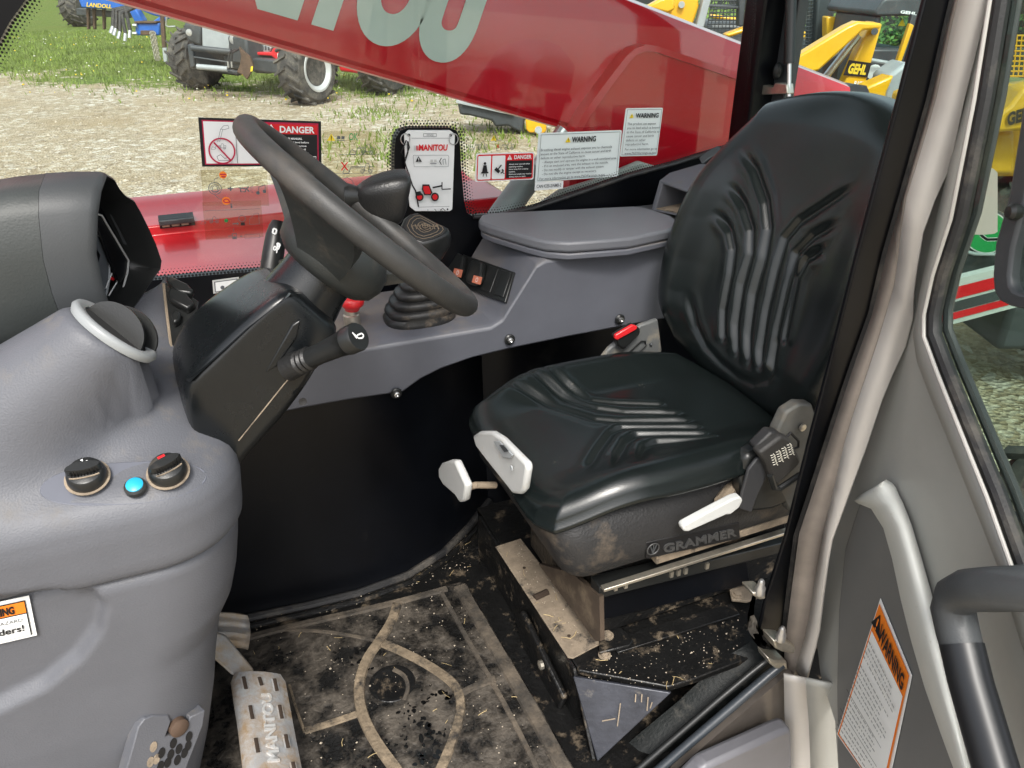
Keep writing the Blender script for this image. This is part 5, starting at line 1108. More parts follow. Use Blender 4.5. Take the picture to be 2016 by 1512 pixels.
# perforated cover at the bottom right
cN = V(.42,-.90,.10).normalized(); c0 = dash_at(330, 1450)+cN*.012
def cpl(x, y, o_=0.): return PL(x, y, c0+cN*o_, cN)
cv = [(240,1545),(262,1470),(272,1432),(284,1416),(300,1409),(332,1408),(337,1420),(326,1450),(366,1443),(374,1412),(404,1398),(400,1428),(372,1500),(356,1545)]
CV = part('perforated_cover', MB().prism([cpl(x, y) for x, y in cv], -cN*.02), m_grey, DB, bev=.0015)
for x, y in ((302,1470),(318,1482),(296,1500),(341,1463),(352,1474),(372,1450),(336,1485),(363,1482),(330,1501),(349,1496),(316,1508),(370,1468),(308,1494)):
    e1 = V(.9,.42,0).normalized(); e1 = (e1-cN*e1.dot(cN)).normalized(); e2 = cN.cross(e1)
    part('cover_hole', MB().prism([cpl(x, y, .0004)+(e1*.35+e2*.94)*.0076*math.cos(t)+(e1*.94-e2*.35)*.0046*math.sin(t) for t in np.linspace(0, 6.283, 15)[:-1]], cN*.0008), m_matt if x > 312 else m_tan, CV, ang=0)
part('cover_catch', MB().lathe([(.0125,-.01),(.0125,.003),(.008,.006),(.002,.0065)], cpl(352,1432), cN, 18), m_rust, DB)
# side sticker on the dash
o, d = sticker('warning_sticker', [P(-88,1203,y=.8065), P(57,1172,y=.8065), P(73,1250,y=.8065), P(-72,1284,y=.8065)], V(0,-1,0), f_white, 'small orange and white warning sticker at the left edge of the dashboard', group=None)
d.rect(.04,.07,.94,.93,f_black); d.rect(.055,.09,.925,.36,f_org); d.rect(.055,.38,.925,.91,f_white); d.text('WARNING', .5,.31,.17,f_black,bold=.05,al='c',w=.55); d.text('RIDER HAZARD',.86,.53,.08,f_gry,al='r'); d.text('No riders!',.86,.76,.15,f_black,al='r',bold=.02)
d.build(o)

# ================================================================== INSTRUMENT POD
IP = thing('instrument_pod', 'charcoal hooded instrument pod with gauge cluster facing the steering wheel', 'instrument cluster', V(-.17, 1.07, 1.55))
op = [P(205,340,y=1.05), P(193,372,y=1.00), P(186,420,y=.985), P(183,500,y=.98), P(195,560,y=.98), P(212,612,y=.985), P(225,640,y=.995), P(240,648,y=1.03), P(262,610,y=1.08), P(285,575,y=1.12), P(303,548,y=1.15), P(316,530,y=1.165), P(318,515,y=1.165), P(306,480,y=1.162), P(290,445,y=1.155), P(275,415,y=1.148), P(263,394,y=1.14), P(246,384,y=1.125), P(232,368,y=1.11), P(222,350,y=1.09)]
oc = sum(op, V(0,0,0))/len(op)
def sh(pts, dx, k, dz=0.): return [V(oc.x+(p.x-oc.x)*.6+dx, oc.y+(p.y-oc.y)*k, oc.z+(p.z-oc.z)*k+dz) for p in pts]
opi = [oc+(p-oc)*.955+V(.002,0,0) for p in op]; 
band = [[p for p in op], [oc+(p-oc)*1.02+V(-.006,0,0) for p in op], sh(op,-.035,1.045), sh(op,-.062,1.05)]
part('pod_band', MB().loft([opi, op] + band[1:], caps=False), m_band, IP, ang=60)
part('pod_shell', MB().loft([sh(op,-.0625,1.046), sh(op,-.09,1.06,-.002), sh(op,-.13,1.06,-.006), sh(op,-.19,.99,-.018), sh(op,-.26,.82,-.03), sh(op,-.31,.55,-.05)]), m_pod, IP, ang=60)
oN = (P(318,515,y=1.165)-P(183,500,y=.98)).cross(P(205,340,y=1.05)-P(225,640,y=.995)).normalized()
if oN.x < 0: oN = -oN
def inn_(k, dpt): return [oc+(p-oc)*k-oN*dpt for p in op]
part('pod_lining', MB().loft([opi, inn_(.93,.010), inn_(.88,.036), inn_(.84,.044)], caps=False), m_blk, IP, ang=60)
part('gauge_face', MB().prism(inn_(.86,.042), -oN*.004), m_gloss, IP, ang=0)
def gq(x, y, o_=0.): return PL(x, y, oc-oN*(.042-.0015-o_), oN)
gc = gq(168, 515); g1_ = (gq(214,540)-gc).length; e1 = (V(0,0,1)-oN*oN.z).normalized(); e2 = oN.cross(e1)
part('dial_bezel', MB().tube([gc+(e1*math.cos(t)+e2*math.sin(t))*g1_ for t in np.linspace(0, 6.283, 41)[:-1]], .0022, 6, closed=True), m_lgrey, IP)
part('dial_face', MB().lathe([(g1_*.97,0),(g1_*.97,.0008)], gc, oN, 36), f_gry, IP)
part('dial_scale', MB().tube([gc+oN*.001+(e1*math.cos(t)+e2*math.sin(t))*g1_*.78 for t in np.linspace(-1.2, 1.9, 20)], .0016, 6), f_white, IP)
scr = [gq(x, y, .003) for x, y in ((183,424),(196,428),(250,514),(246,536),(233,556),(226,552),(188,452))]
part('display_screen', MB().prism(scr, oN*.004), m_gloss, IP, bev=.002)
part('display_frame', MB().tube([gq(x, y, .008) for x, y in ((186,420),(200,424),(253,513),(251,536),(240,575),(226,600))], .0014, 6), f_sil, IP)
for q_ in (((208,568),(220,538),(230,556),(216,578)), ((214,582),(232,552))): part('tell_tale_frame', MB().tube([gq(x, y, .002) for x, y in q_], .0009, 6), f_white, IP)
part('tell_tale', MB().prism([gq(x, y, .002) for x, y in ((219,545),(224,548),(222,553),(217,550))], oN*.001), f_red, IP)

# ================================================================== STEERING COLUMN AND WHEEL
wn = V(.687,-.016,.727).normalized(); wc = P(714, 431, y=YC); RW, rw = .1690, .0143
wv = V(-.727,0,.687); wv = (wv-wn*wv.dot(wn)).normalized(); wy = V(0,-1,0); wy = (wy-wn*wy.dot(wn)-wv*wy.dot(wv)).normalized()
CO = thing('steering_column', 'smooth black steering column cover with seam and ribbed stalk', 'steering column', P(470, 860, y=.92))
stn = [((478,925),(468,905),(352,765),(333,660)), ]
def q4(nt, ft, nb, yn=.873, yf=1.035):
    a, b, c = P(*nt, y=yn), P(*ft, y=yf), P(*nb, y=yn); return [a, b, V(c.x+.0, yf, c.z), c]
secs = [q4((390,905),(330,800),(478,935),.885,1.03), q4((356,772),(330,705),(482,922),.878,1.035), q4((372,745),(336,652),(520,882)), q4((425,695),(368,604),(566,832)), q4((480,640),(425,560),(612,772)), q4((530,596),(480,527),(648,705)), q4((562,574),(520,516),(668,672),.878,1.03), q4((592,572),(552,528),(676,650),.885,1.02)]
def rounded(q, r=.22, n=4):
    out = []
    for i in range(4):
        p, a, b = q[i], q[i-1], q[(i+1) % 4]; ra_ = r*(.55 if i == 0 else 1.0); s_ = p+(a-p)*ra_; e = p+(b-p)*ra_
        for k in range(n+1): t = k/n; out.append((s_*(1-t)+p*t)*(1-t)+(p*(1-t)+e*t)*t)
        out.append(p.lerp(b, .5))
    return out
part('column_cover', MB().loft([rounded(s_) for s_ in secs]), m_col, CO, ang=60, sub=2)
# seam and lower shell lines
sm = [P(x, y, y=.8722) for x, y in ((470,868),(520,806),(560,756),(590,722))]
part('cover_seam', MB().tube([p+V(0,.0006,0) for p in sm], .0008, 6), m_tan, CO)
part('cover_recess', MB().prism([P(x, y, y=.8715) for x, y in ((522,735),(575,640),(592,630),(585,665),(545,722))], V(0,.004,0)), m_col, CO, bev=.0018)
part('cover_ridge', MB().loft([[P(x+a*s_, y+b*s_, y=.876) + V(0,c,0) for a, b, c in ((-8,6,.012),(0,-2,-.004),(7,-6,0),(0,4,.03))] for x, y, s_ in ((372,752,.6),(430,700,1.2),(490,645,1.5),(545,602,1.5),(566,584,1.0))]), m_col, CO, ang=70)
part('cover_screw', MB().lathe([(.005,0),(.005,.002),(.002,.001)], P(596,790,y=.870), V(0,-1,0), 12), m_rub, CO)
# upper neck
part('column_neck', MB().tube([P(560,640,y=YC)+V(0,0,0), wc-wn*.10, wc-wn*.06], [.056,.046,.045], 24), m_col, CO, ang=60)
# near stalk with horn cap
sb, se = P(572, 722, y=.872), P(706, 662, y=.800)
dr = (se-sb).normalized()
part('stalk_base', MB().tube([sb-dr*.004, sb+dr*.018], [.0165,.0150], 20), m_bellow, CO)
STK = part('control_stalk', MB().tube([sb+dr*.030, sb+dr*.036, sb+dr*.055, sb+dr*.085, se-dr*.018, se-dr*.017, se-dr*.002, se], [.0115,.0125,.0125,.0140,.0158,.0168,.0170,.0160], 24), m_blk, CO, ang=40)
for k in range(3): part('stalk_rib', MB().tube([sb+dr*(.014+k*.008), sb+dr*(.018+k*.008), sb+dr*(.021+k*.008)], [.0125,.0148,.0125], 20), m_bellow, STK)
hu_ = V(0,0,1); hu_ = (hu_-dr*hu_.dot(dr)).normalized(); hr_ = hu_.cross(dr).normalized()
if hr_.dot(RGT) < 0: hr_ = -hr_
d = Decal([se+dr*.0006+hu_*.010-hr_*.010, se+dr*.0006+hu_*.010+hr_*.010, se+dr*.0006-hu_*.010+hr_*.010, se+dr*.0006-hu_*.010-hr_*.010], dr)
d.line([(.12,.12),(.28,.40),(.34,.58),(.66,.70),(.86,.62),(.80,.46),(.40,.40),(.18,.50)],.09,f_white); d.line([(.12,.12),(.18,.52)],.09,f_white); d.build(STK, {'white_print':'horn_symbol'})
# far stalk
fa, fb = P(532,535,y=1.075), P(548,436,y=1.105); fd_ = (fb-fa).normalized()
FS = part('wiper_stalk', MB().tube([fa-fd_*.03, fa, fa.lerp(fb,.35), fa.lerp(fb,.7), fb-fd_*.008, fb], [.013,.0145,.0150,.0142,.0120,.0085], 22), m_blk, CO, ang=50)
tow = (EYE-fa.lerp(fb,.6)); tow = (tow-fd_*tow.dot(fd_)).normalized(); sr = fd_.cross(tow); sr = sr if sr.dot(RGT) > 0 else -sr
m0 = fa.lerp(fb,.52)+tow*.0150
d = Decal([m0+fd_*.024-sr*.011, m0+fd_*.024+sr*.011, m0-fd_*.024+sr*.011, m0-fd_*.024-sr*.011], tow)
d.line([(.28,.08),(.48,.09),(.46,.22),(.27,.21),(.28,.08)],.045,f_white); d.text('0',.78,.30,.13,f_white,bold=.03); d.line([(.88,.0),(.87,.12)],.05,f_white); d.text('0',.45,.70,.13,f_white,bold=.03); d.text('1',.66,.76,.13,f_white,bold=.03); d.line([(.64,.48),(.82,.50),(.74,.66),(.64,.48)],.05,f_white); d.build(FS, {'white_print':'stalk_symbols'})
part('stalk_stub', MB().box(P(572,520,y=1.05), (.03,.02,.012)), m_blk, CO, bev=.003)
# wheel
SW = thing('steering_wheel', 'black grained steering wheel seen nearly edge on with spinner knob', 'steering wheel', wc)
part('rim', MB().tube([wc+(wv*math.cos(t)+wy*math.sin(t))*RW for t in np.linspace(0, 2*math.pi, 97)[:-1]], rw, 20, closed=True, up=wn), m_wheel, SW, ang=180)
for s_ in (1, -1):
    rg = []
    for k in range(9):
        t = k/8; a0, a1 = (lerp(34, 38, t), lerp(72, 92, t)); rr_ = lerp(RW, .058, t); dep = .056*t**1.3
        ring = []
        for q in np.linspace(0, 1, 9): a = R(lerp(a0, a1, q))*s_; ring.append(wc+(wv*math.cos(a)+wy*math.sin(a))*rr_-wn*(dep-.008*math.sin(math.pi*q)*math.sin(math.pi*t)))
        ring2 = [p-wn*(.012+.012*t) for p in ring][::-1]; rg.append(ring+ring2)
    part('spoke', MB().loft(rg), m_hub, SW, ang=60)
rg = []
for k in range(7):
    t = k/6; rr_ = lerp(RW, .06, t); ring = [wc+(wv*math.cos(R(a))+wy*math.sin(R(a)))*rr_-wn*(.06*t**.8) for a in np.linspace(204, 226, 6)]
    rg.append(ring+[p-wn*(.012+.015*t) for p in ring][::-1])
part('spoke', MB().loft(rg), m_hub, SW, ang=60)
part('hub', MB().lathe([(.0005,-.016),(.040,-.018),(.060,-.028),(.071,-.044),(.074,-.060),(.069,-.076),(.056,-.086),(.03,-.088)], wc, wn, 40), m_hub, SW, ang=60)
# spinner knob on the far part of the rim
ka = R(-97); kp = wc+(wv*math.cos(ka)+wy*math.sin(ka))*RW
kt = P(772, 388, y=kp.y-.01); kax = (kt-kp).normalized()
part('spinner_mount', MB().tube([kp-kax*.006, kp+kax*.022], [.020,.013], 18), m_blk, SW)
kr = []
tilt_ = (wn*.75-V(0,1,0)*.55+RGT*.35).normalized()
def sq(t, e): return math.copysign(abs(t)**e, t)
for h, r1, r2, tl in ((.012,.012,.012,0),(.020,.018,.017,.1),(.030,.024,.021,.3),(.042,.029,.024,.5),(.056,.033,.026,.75),(.068,.034,.026,.95),(.074,.031,.023,1),(.077,.022,.016,1),(.078,.003,.003,1)):
    e1 = wv; e1 = (e1-kax*e1.dot(kax)).normalized(); e2 = kax.cross(e1); kr.append([kp+kax*h*1.1+e1*sq(math.cos(t), .62)*r1*1.15+e2*sq(math.sin(t), .62)*r2*1.15-kax*.22*tl*math.cos(t)*-r1 for t in np.linspace(0, 2*math.pi, 41)[:-1]])
part('spinner_knob', MB().loft(kr), M('spinner_vinyl', (.016,.016,.016), .36, bump=.3, bs=500, bt='voronoi'), SW, ang=180)

# ================================================================== PEDALS
pn = V(.42,-.12,.90).normalized(); p0 = P(510, 1410, z=.915)
def pp_(x, y, o_=0.): return PL(x, y, p0+pn*o_, pn)
PD = thing('brake_pedal', 'dusty alloy brake pedal with slots and raised lettering', 'pedal', pp_(520, 1500))
lft_ = [(462,1324),(456,1340),(462,1380),(470,1430),(480,1512),(490,1600)]; rgt_ = [(552,1327),(562,1342),(570,1385),(578,1430),(594,1512),(612,1600)]
rg = []
for (a, b), (c, e) in zip(lft_, rgt_):
    top = [pp_(lerp(a, c, t), lerp(b, e, t)+(-4*math.sin(math.pi*t) if b < 1330 else 0), -.012*(abs(2*t-1)**4)) for t in np.linspace(0, 1, 11)]
    rg.append(top+[p-pn*.006 for p in reversed(top)])
PLT = part('pedal_plate', MB().loft(rg), m_pedal, PD, ang=50)
for x, y, l in ((481,1345,24),(512,1342,16),(542,1349,24),(494,1403,26),(552,1402,26),(505,1468,28),(564,1460,26),(578,1512,22)):
    a_, b_ = pp_(x-2, y-l/2, .0006), pp_(x+3, y+l/2, .0006)
    s_ = part('pedal_slot', MB().tube([a_+pn*.0012, b_+pn*.0012], .0032, 8, flat=.3, up=pn), m_slot, PD)
    part('slot_lip', MB().tube([a_+V(0,0,.0006), b_+V(0,0,.0006)], .0052, 8, flat=.16, up=pn), m_pedal, PD)
dq = [pp_(*q) for q in ((524,1502),(512,1368),(534,1366),(552,1500))]
d = Decal(dq, pn); d.text('MANITOU', .0, .92, .85, m_letter, w=1.0, bold=.02, ext=.0016, off=.0016); d.build(PD, {'worn_letter_alloy':'raised_lettering'})
part('pedal_arm', MB().prism([PL(x, y, pp_(470,1300,-.01), V(.5,-.45,.74).normalized()) for x, y in ((400,1300),(428,1245),(446,1252),(500,1318),(500,1330),(458,1330),(425,1300))], V(-.004,.016,-.01)), m_alloy, PD, bev=.003)
P2 = thing('accelerator_pedal', 'ribbed dusty alloy pedal half hidden behind the dashboard', 'pedal', P(460, 1250, z=.9))
an = V(.45,-.35,.82).normalized(); a0_ = P(462, 1238, z=.90)
rg = []
for k in range(13):
    t = k/12; y = lerp(1206, 1272, t); off = .0035*math.cos(t*6.283*3.5)
    rg.append([PL(x, y+dy, a0_+an*(off+.006*math.sin(q*3.14)), an) for q, (x, dy) in enumerate(((420,0),(440,0),(460,1),(480,4),(488+4*math.sin(t*3.14),6)))])
part('pedal_plate', MB().grid(rg), m_alloy, P2, ang=60, solid=.005)
for x, y in ((463,1216),(462,1234),(468,1250),(452,1249)): part('worn_patch', MB().lathe([(.006,0),(.006,.0004)], PL(x, y, a0_+an*.012, an), an, 10), m_rust, P2) if False else None

# ================================================================== FLOOR MAT, STRAW, GRIT
ZM = .808
FM = thing('floor_mat', 'worn black rubber floor mat caked with tan dust and wet marks', 'floor mat', P(750, 1400, z=.8))
mt = [P(x, y, z=ZM) for x, y in ((440,1266),(500,1245),(600,1220),(700,1200),(800,1176),(875,1153),(905,1145),(918,1148),(928,1166),(1000,1286),(1070,1404),(1140,1530),(1230,1700),(300,1700),(370,1500),(420,1330))]
part('mat_sheet', MB().prism([V(p.x, p.y, ZF+.001) for p in mt], V(0,0,.007)), m_mat, FM, bev=.002)
def strip(pts, wd, m, nm, z=ZM, h=.004):
    pts = [P(x, y, z=z) for x, y in pts]; sp_ = []
    for i in range(len(pts)-1):
        a, b, c, e = pts[max(0,i-1)], pts[i], pts[i+1], pts[min(len(pts)-1,i+2)]
        for k in range(5): t = k/5; sp_.append((b*2+(c-a)*t+(a*2-b*5+c*4-e)*t*t+(b*3-a-c*3+e)*t**3)*.5)
    sp_.append(pts[-1]); rg = []
    for i, p in enumerate(sp_):
        t = (sp_[min(i+1,len(sp_)-1)]-sp_[max(i-1,0)]).normalized(); s_ = V(-t.y, t.x, 0)
        rg.append([p+s_*wd/2-V(0,0,.001), p+s_*wd*.4+V(0,0,h), p-s_*wd*.4+V(0,0,h), p-s_*wd/2-V(0,0,.001)])
    return part(nm, MB().loft(rg), m, FM, ang=40)
strip([(782,1190),(770,1225),(745,1265),(722,1300),(708,1345),(712,1400),(740,1460),(790,1530),(850,1620)], .021, m_rib, 'mat_rib', h=.005)
strip([(755,1268),(800,1288),(850,1315),(890,1345),(905,1372),(905,1410),(890,1460),(860,1530),(820,1600)], .018, m_rib, 'mat_rib', h=.005)
strip([(600,1440),(650,1425),(708,1405)], .013, m_rib, 'mat_rib')
strip([(905,1368),(940,1350),(975,1338)], .014, m_mat2, 'mat_rib')
strip([(540,1240),(640,1245),(720,1258),(748,1268)], .006, m_mat2, 'mat_rib')
strip([(600,1442),(585,1400),(570,1350)], .005, m_rib, 'mat_rib')
strip([(905,1156),(960,1250),(1020,1352),(1085,1468),(1150,1590)], .028, m_mat2, 'mat_border', h=.006)
strip([(868,1165),(922,1262),(985,1372),(1040,1478),(1090,1590)], .010, m_mat2, 'mat_border', h=.003)
strip([(470,1262),(560,1238),(700,1206),(800,1182),(880,1160)], .014, m_mat2, 'mat_border', h=.005)
ec = P(772, 1345, z=ZM); em = MB()
part('mat_emblem', MB().lathe([(.042,0),(.041,.0012),(.033,.0015),(.031,.0010),(.0005,.0010)], ec, V(0,0,1), 36), m_floorblk, FM, ang=30)
for k in range(9): part('emblem_rib', MB().tube([ec+V(-.022+k*.0055, -.02, .0012), ec+V(-.022+k*.0055, .02, .0012)], .0009, 5), m_floorblk, FM)
strip([(775,1318),(795,1330),(803,1352),(796,1378)], .008, m_mat2, 'emblem_ring', z=ZM+.003, h=.002)
m_wet = M('wet_black_rubber', (.004,.004,.004), .12)
rs3 = np.random.RandomState(11)
def blot(x, y, r_, m, nm, z=ZM+.0012, st_=1.):
    c = P(x, y, z=z); a0 = rs3.uniform(0, 6); el = rs3.uniform(.35, .9); n_ = 7; pts = []
    for k in range(n_):
        t = 2*math.pi*k/n_; q = rs3.uniform(.75, 1.15)*r_; u_, v_ = math.cos(t)*q, math.sin(t)*q*el; pts.append(c+V(u_*math.cos(a0)-v_*math.sin(a0), u_*math.sin(a0)+v_*math.cos(a0), 0))
    return pts
wet = MB()
for x, y, r_ in [(800,1395,.012),(830,1410,.010),(845,1425,.016),(870,1445,.010),(842,1440,.018),(790,1400,.009),(815,1420,.008),(880,1372,.014),(890,1360,.010),(855,1362,.009),(760,1470,.012),(780,1465,.006),(800,1460,.009),(690,1300,.016),(715,1288,.010),(660,1290,.008),(870,1475,.014),(850,1490,.018),(820,1500,.012),(795,1440,.006),(830,1378,.01),(725,1310,.012),(730,1500,.008),(710,1512,.01),(846,1450,.008)]:
    [wet.prism(blot(x+rs3.normal(0,9), y+rs3.normal(0,9), r_*rs3.uniform(.2,.6), 0, ''), V(0,0,.0006)) for _ in range(4)]
part('wet_mark', wet, m_wet, FM, ang=0, kind='stuff')
straw = MB(); grit = MB()
m_straw = M('straw', (.50,.38,.19), .8, var=.3, vs=60); m_grit = M('pale_grit', (.42,.36,.28), .9, var=.4, vs=90)
def scatter(poly, z, ns, ng):
    ps = [P(x, y, z=z) for x, y in poly]; x0, x1 = min(p.x for p in ps), max(p.x for p in ps); y0, y1 = min(p.y for p in ps), max(p.y for p in ps)
    def inside(x, y):
        ins = False
        for i in range(len(ps)):
            a, b = ps[i], ps[i-1]
            if (a.y > y) != (b.y > y) and x < (b.x-a.x)*(y-a.y)/(b.y-a.y)+a.x: ins = not ins
        return ins
    k = 0
    while k < ns+ng:
        x, y = rs3.uniform(x0, x1), rs3.uniform(y0, y1)
        if not inside(x, y): continue
        if k < ns:
            a = rs3.uniform(0, 3.14); l = rs3.uniform(.004, .022); c = V(x, y, z+.0015); dv = V(math.cos(a), math.sin(a), rs3.uniform(-.05,.1))*l/2; mid_ = c+V(-dv.y, dv.x, 0)*rs3.uniform(-.25,.25)
            straw.tube([c-dv, mid_, c+dv], rs3.uniform(.0002,.0006), 4)
        else:
            s_ = abs(rs3.normal(0, .0008))+.0003; grit.add([V(x, y, z)+v_*s_ for v_ in ico], icf)
        k += 1
scatter([(480,1260),(900,1150),(1120,1512),(560,1512),(500,1330)], ZM+.001, 18, 380)
scatter([(1130,1330),(1200,1290),(1480,1190),(1470,1260),(1330,1360)], ZP, 7, 170)
scatter([(985,1080),(1025,1066),(1183,1268),(1128,1296)], ZP+.006, 14, 80)
scatter([(480,1225),(800,1140),(920,1045),(930,1120),(700,1190),(490,1245)], ZF+.004, 10, 200)
for nm, mb, m, lb_ in (('straw_bits', straw, m_straw, 'short bits of straw scattered over the dirty cab floor'), ('floor_grit', grit, m_grit, 'pale grit and crumbs scattered over the dirty cab floor')):
    o = part(nm, mb, m, None, ang=0, fix=False, kind='stuff'); o['label'] = lb_
stw = MB().tube([P(x, y, y=yy) for x, y, yy in ((397,800,.925),(402,818,.91),(420,848,.895),(449,872,.885))], .0011, 5); o = part('straw', stw, m_straw, None); tag(o, 'single long straw caught between dashboard and column cover', 'straw')

# ================================================================== PRINT ON THE SIDE WINDOW
NW = V(0,-1,0)
def wq(*pts, y=YW): return [P(a, b, y=y) for a, b in pts]
o, d = sticker('danger_sticker', wq((390,231),(632,239),(633,327),(398,328)), NW, f_black, 'large red and black danger sticker behind the steering wheel with prohibition sign')
d.rect(.025,.045,.975,.955,f_dred); d.rect(.035,.07,.50,.93,f_white); d.rect(.50,.08,.965,.29,f_red); d.rect(.50,.29,.962,.93,f_black); d.line([(.285,.08),(.285,.92)],.012,f_gry)
d.text('DANGER',.645,.255,.135,f_white,w=.295,bold=.03); tri_sign(d,.575,.26,.18,f_white,f_red)
d.ring(.165,.66,.26,.032,f_dred,36); 
telehandler_icon(d,.15,.62,.13,f_gry); d.line([(.135,.46),(.165,.20)],.008,f_gry); d.line([(.15,.46),(.18,.21)],.008,f_gry); d.line([(.165,.20),(.19,.13),(.225,.12),(.23,.18),(.19,.21),(.165,.20)],.008,f_gry)
d.line([(.12,.76),(.15,.72),(.18,.80),(.21,.78),(.22,.84),(.13,.84),(.12,.76)],.010,f_gry)
d.line([(.165-.18*.26/ (d.W/d.H)*3.85*.0+ -.062,.66-.19),(.165+.066,.66+.19)],.034,f_dred)
d.text("READ OPERATOR'S MANUAL",.52,.385,.042,f_white,w=.305,bold=.03); d.text('Lower boom to ground level before',.52,.46,.038,f_white,w=.36,bold=.02); d.text('Do not adjust frame',.52,.535,.038,f_white,w=.34,bold=.02); d.text('with boom raised',.52,.61,.038,f_white,w=.33,bold=.02); d.text('See instruction',.52,.685,.038,f_white,w=.355,bold=.02)
d.rect(.855,.74,.895,.85,f_white); d.rect(.90,.74,.94,.85,f_white); d.rect(.861,.755,.891,.835,f_black); d.rect(.904,.755,.934,.835,f_black); d.line([(.85,.87),(.898,.885),(.945,.87)],.02,f_white)
d.build(o)
o, d = sticker('clear_sticker', wq((395,334),(525,334),(530,405),(400,405)), NW, f_film, 'clear sticker with orange lamps, horn and music note below the large danger sticker')
d.disc(.325,.14,.10,f_org,20); d.line([(.28,.12),(.37,.12)],.03,f_dred); d.line([(.30,.18),(.36,.18)],.03,f_dred); d.disc(.345,.85,.11,f_org,20); d.line([(.30,.85),(.33,.80),(.37,.80),(.40,.88),(.33,.90),(.30,.85)],.03,f_dred)
d.ring(.19,.50,.165,.018,f_gry,26); d.ring(.19,.50,.11,.014,f_gry,22); d.line([(.15,.58),(.15,.46),(.19,.42),(.23,.46),(.23,.58),(.15,.58)],.016,f_gry); d.line([(.18,.33),(.19,.25),(.27,.17)],.014,f_gry); d.line([(.18,.67),(.2,.72),(.28,.82)],.014,f_gry)
d.line([(.38,.50),(.46,.50)],.035,f_gry); d.line([(.42,.44),(.42,.56)],.035,f_gry); d.line([(.54,.47),(.66,.50),(.70,.44)],.03,f_gry); d.line([(.66,.50),(.70,.58)],.03,f_gry); d.line([(.57,.48),(.57,.58),(.64,.58),(.65,.50)],.025,f_gry)
for a in (-.06,0,.06): d.line([(.72,.50+a*.6),(.76,.50+a*1.6)],.012,f_gry)
d.disc(.83,.60,.05,f_gry,12); d.disc(.93,.56,.05,f_gry,12); d.line([(.845,.60),(.845,.44),(.945,.38),(.945,.56)],.016,f_gry); d.build(o)
o, d = sticker('clear_sticker', wq((398,398),(514,394),(519,466),(405,472)), NW, f_film, 'clear sticker with small start sequence diagram low over the red hood')
d.line([(.48,.06),(.48,.16)],.03,f_gry); d.poly([(.455,.13),(.505,.13),(.48,.19)],f_gry); d.line([(.03,.22),(.97,.22)],.008,f_gry)
telehandler_icon(d,.12,.55,.20,f_gry); d.disc(.37,.48,.05,f_grn,14); d.text('N',.37,.515,.06,f_black,al='c'); d.line([(.47,.57),(.56,.57)],.03,f_gry); d.poly([(.55,.53),(.55,.61),(.58,.57)],f_gry); d.ring(.64,.44,.085,.014,f_gry,18); d.rect(.61,.54,.68,.62,f_black); d.line([(.76,.60),(.77,.45),(.86,.32),(.93,.31),(.93,.60),(.76,.60)],.010,f_gry)
d.line([(.48,.68),(.48,.78)],.014,f_gry); d.line([(.45,.82),(.52,.82),(.52,.97),(.45,.97),(.45,.82)],.014,f_gry); d.rect(.46,.90,.51,.96,f_gry); d.line([(.38,.88),(.44,.88)],.02,f_gry); d.line([(.58,.90),(.62,.90)],.02,f_gry); d.line([(.66,.86),(.92,.86),(.92,.96),(.66,.96),(.66,.86)],.008,f_gry); d.build(o)
o, d = sticker('clear_sticker', wq((636,258),(745,258),(742,372),(636,372)), NW, f_film, 'clear sticker with green OK and red cross machine drawings beside the danger sticker')
d.text('OK',.46,.15,.12,f_grn,w=.16,bold=.01); tri_sign(d,.14,.16,.12,f_yel,f_black); d.rect(.24,.08,.30,.13,f_gry); d.rect(.315,.08,.375,.13,f_gry); d.line([(.24,.15),(.38,.15)],.012,f_gry)
telehandler_icon(d,.72,.38,.19,f_gry); d.line([(.26,.38),(1,.385)],.006,f_gry); telehandler_icon(d,.70,.70,.19,f_gry,long=True); d.line([(.08,.70),(1,.705)],.006,f_gry)
d.line([(.30,.50),(.41,.64)],.022,f_red); d.line([(.41,.50),(.30,.64)],.022,f_red)
d.line([(.32,.80),(.40,.76),(.50,.82),(.54,.92),(.42,.97),(.36,.90),(.32,.80)],.008,f_gry); d.line([(.60,.90),(.66,.90)],.012,f_gry); d.line([(.63,.86),(.63,.94)],.012,f_gry); d.line([(.74,.95),(.74,.86),(.80,.80),(.92,.84)],.008,f_gry); d.line([(.0,.80),(.22,.80),(.22,.86)],.008,f_gry); d.build(o)
o, d = sticker('clear_sticker', wq((938,265),(1021,264),(1020,294),(937,295)), NW, f_film, 'small clear sticker with two machine drawings and yellow triangle above the small danger sticker')
tri_sign(d,.40,.40,.36,f_yel,f_black); d.line([(.45,.36),(.58,.36)],.03,f_gry); telehandler_icon(d,.06,.97,.58,f_gry); telehandler_icon(d,.67,.97,.58,f_gry)
d.line([(.42,.58),(.48,.80)],.04,f_red); d.line([(.48,.58),(.42,.80)],.04,f_red); d.build(o)
o, d = sticker('danger_sticker', wq((937,302),(1052,299),(1050,353),(935,358)), NW, f_white, 'small red danger sticker with seat belt figures beside the hanging booklet', rnd=.06)
d.rrect(.02,.04,.98,.96,.08,f_red); d.rrect(.035,.09,.25,.92,.03,f_white); d.rrect(.27,.09,.49,.92,.03,f_white); d.rect(.51,.28,.955,.90,f_black)
d.text('DANGER',.64,.22,.13,f_white,w=.30,bold=.03); tri_sign(d,.56,.24,.17,f_white,f_red)
d.disc(.14,.34,.05,f_black,12); d.poly([(.115,.40),(.165,.40),(.185,.64),(.095,.64)],f_black); d.line([(.08,.66),(.20,.66)],.05,f_black); d.line([(.12,.70),(.11,.80)],.03,f_black); d.line([(.16,.70),(.17,.80)],.03,f_black)
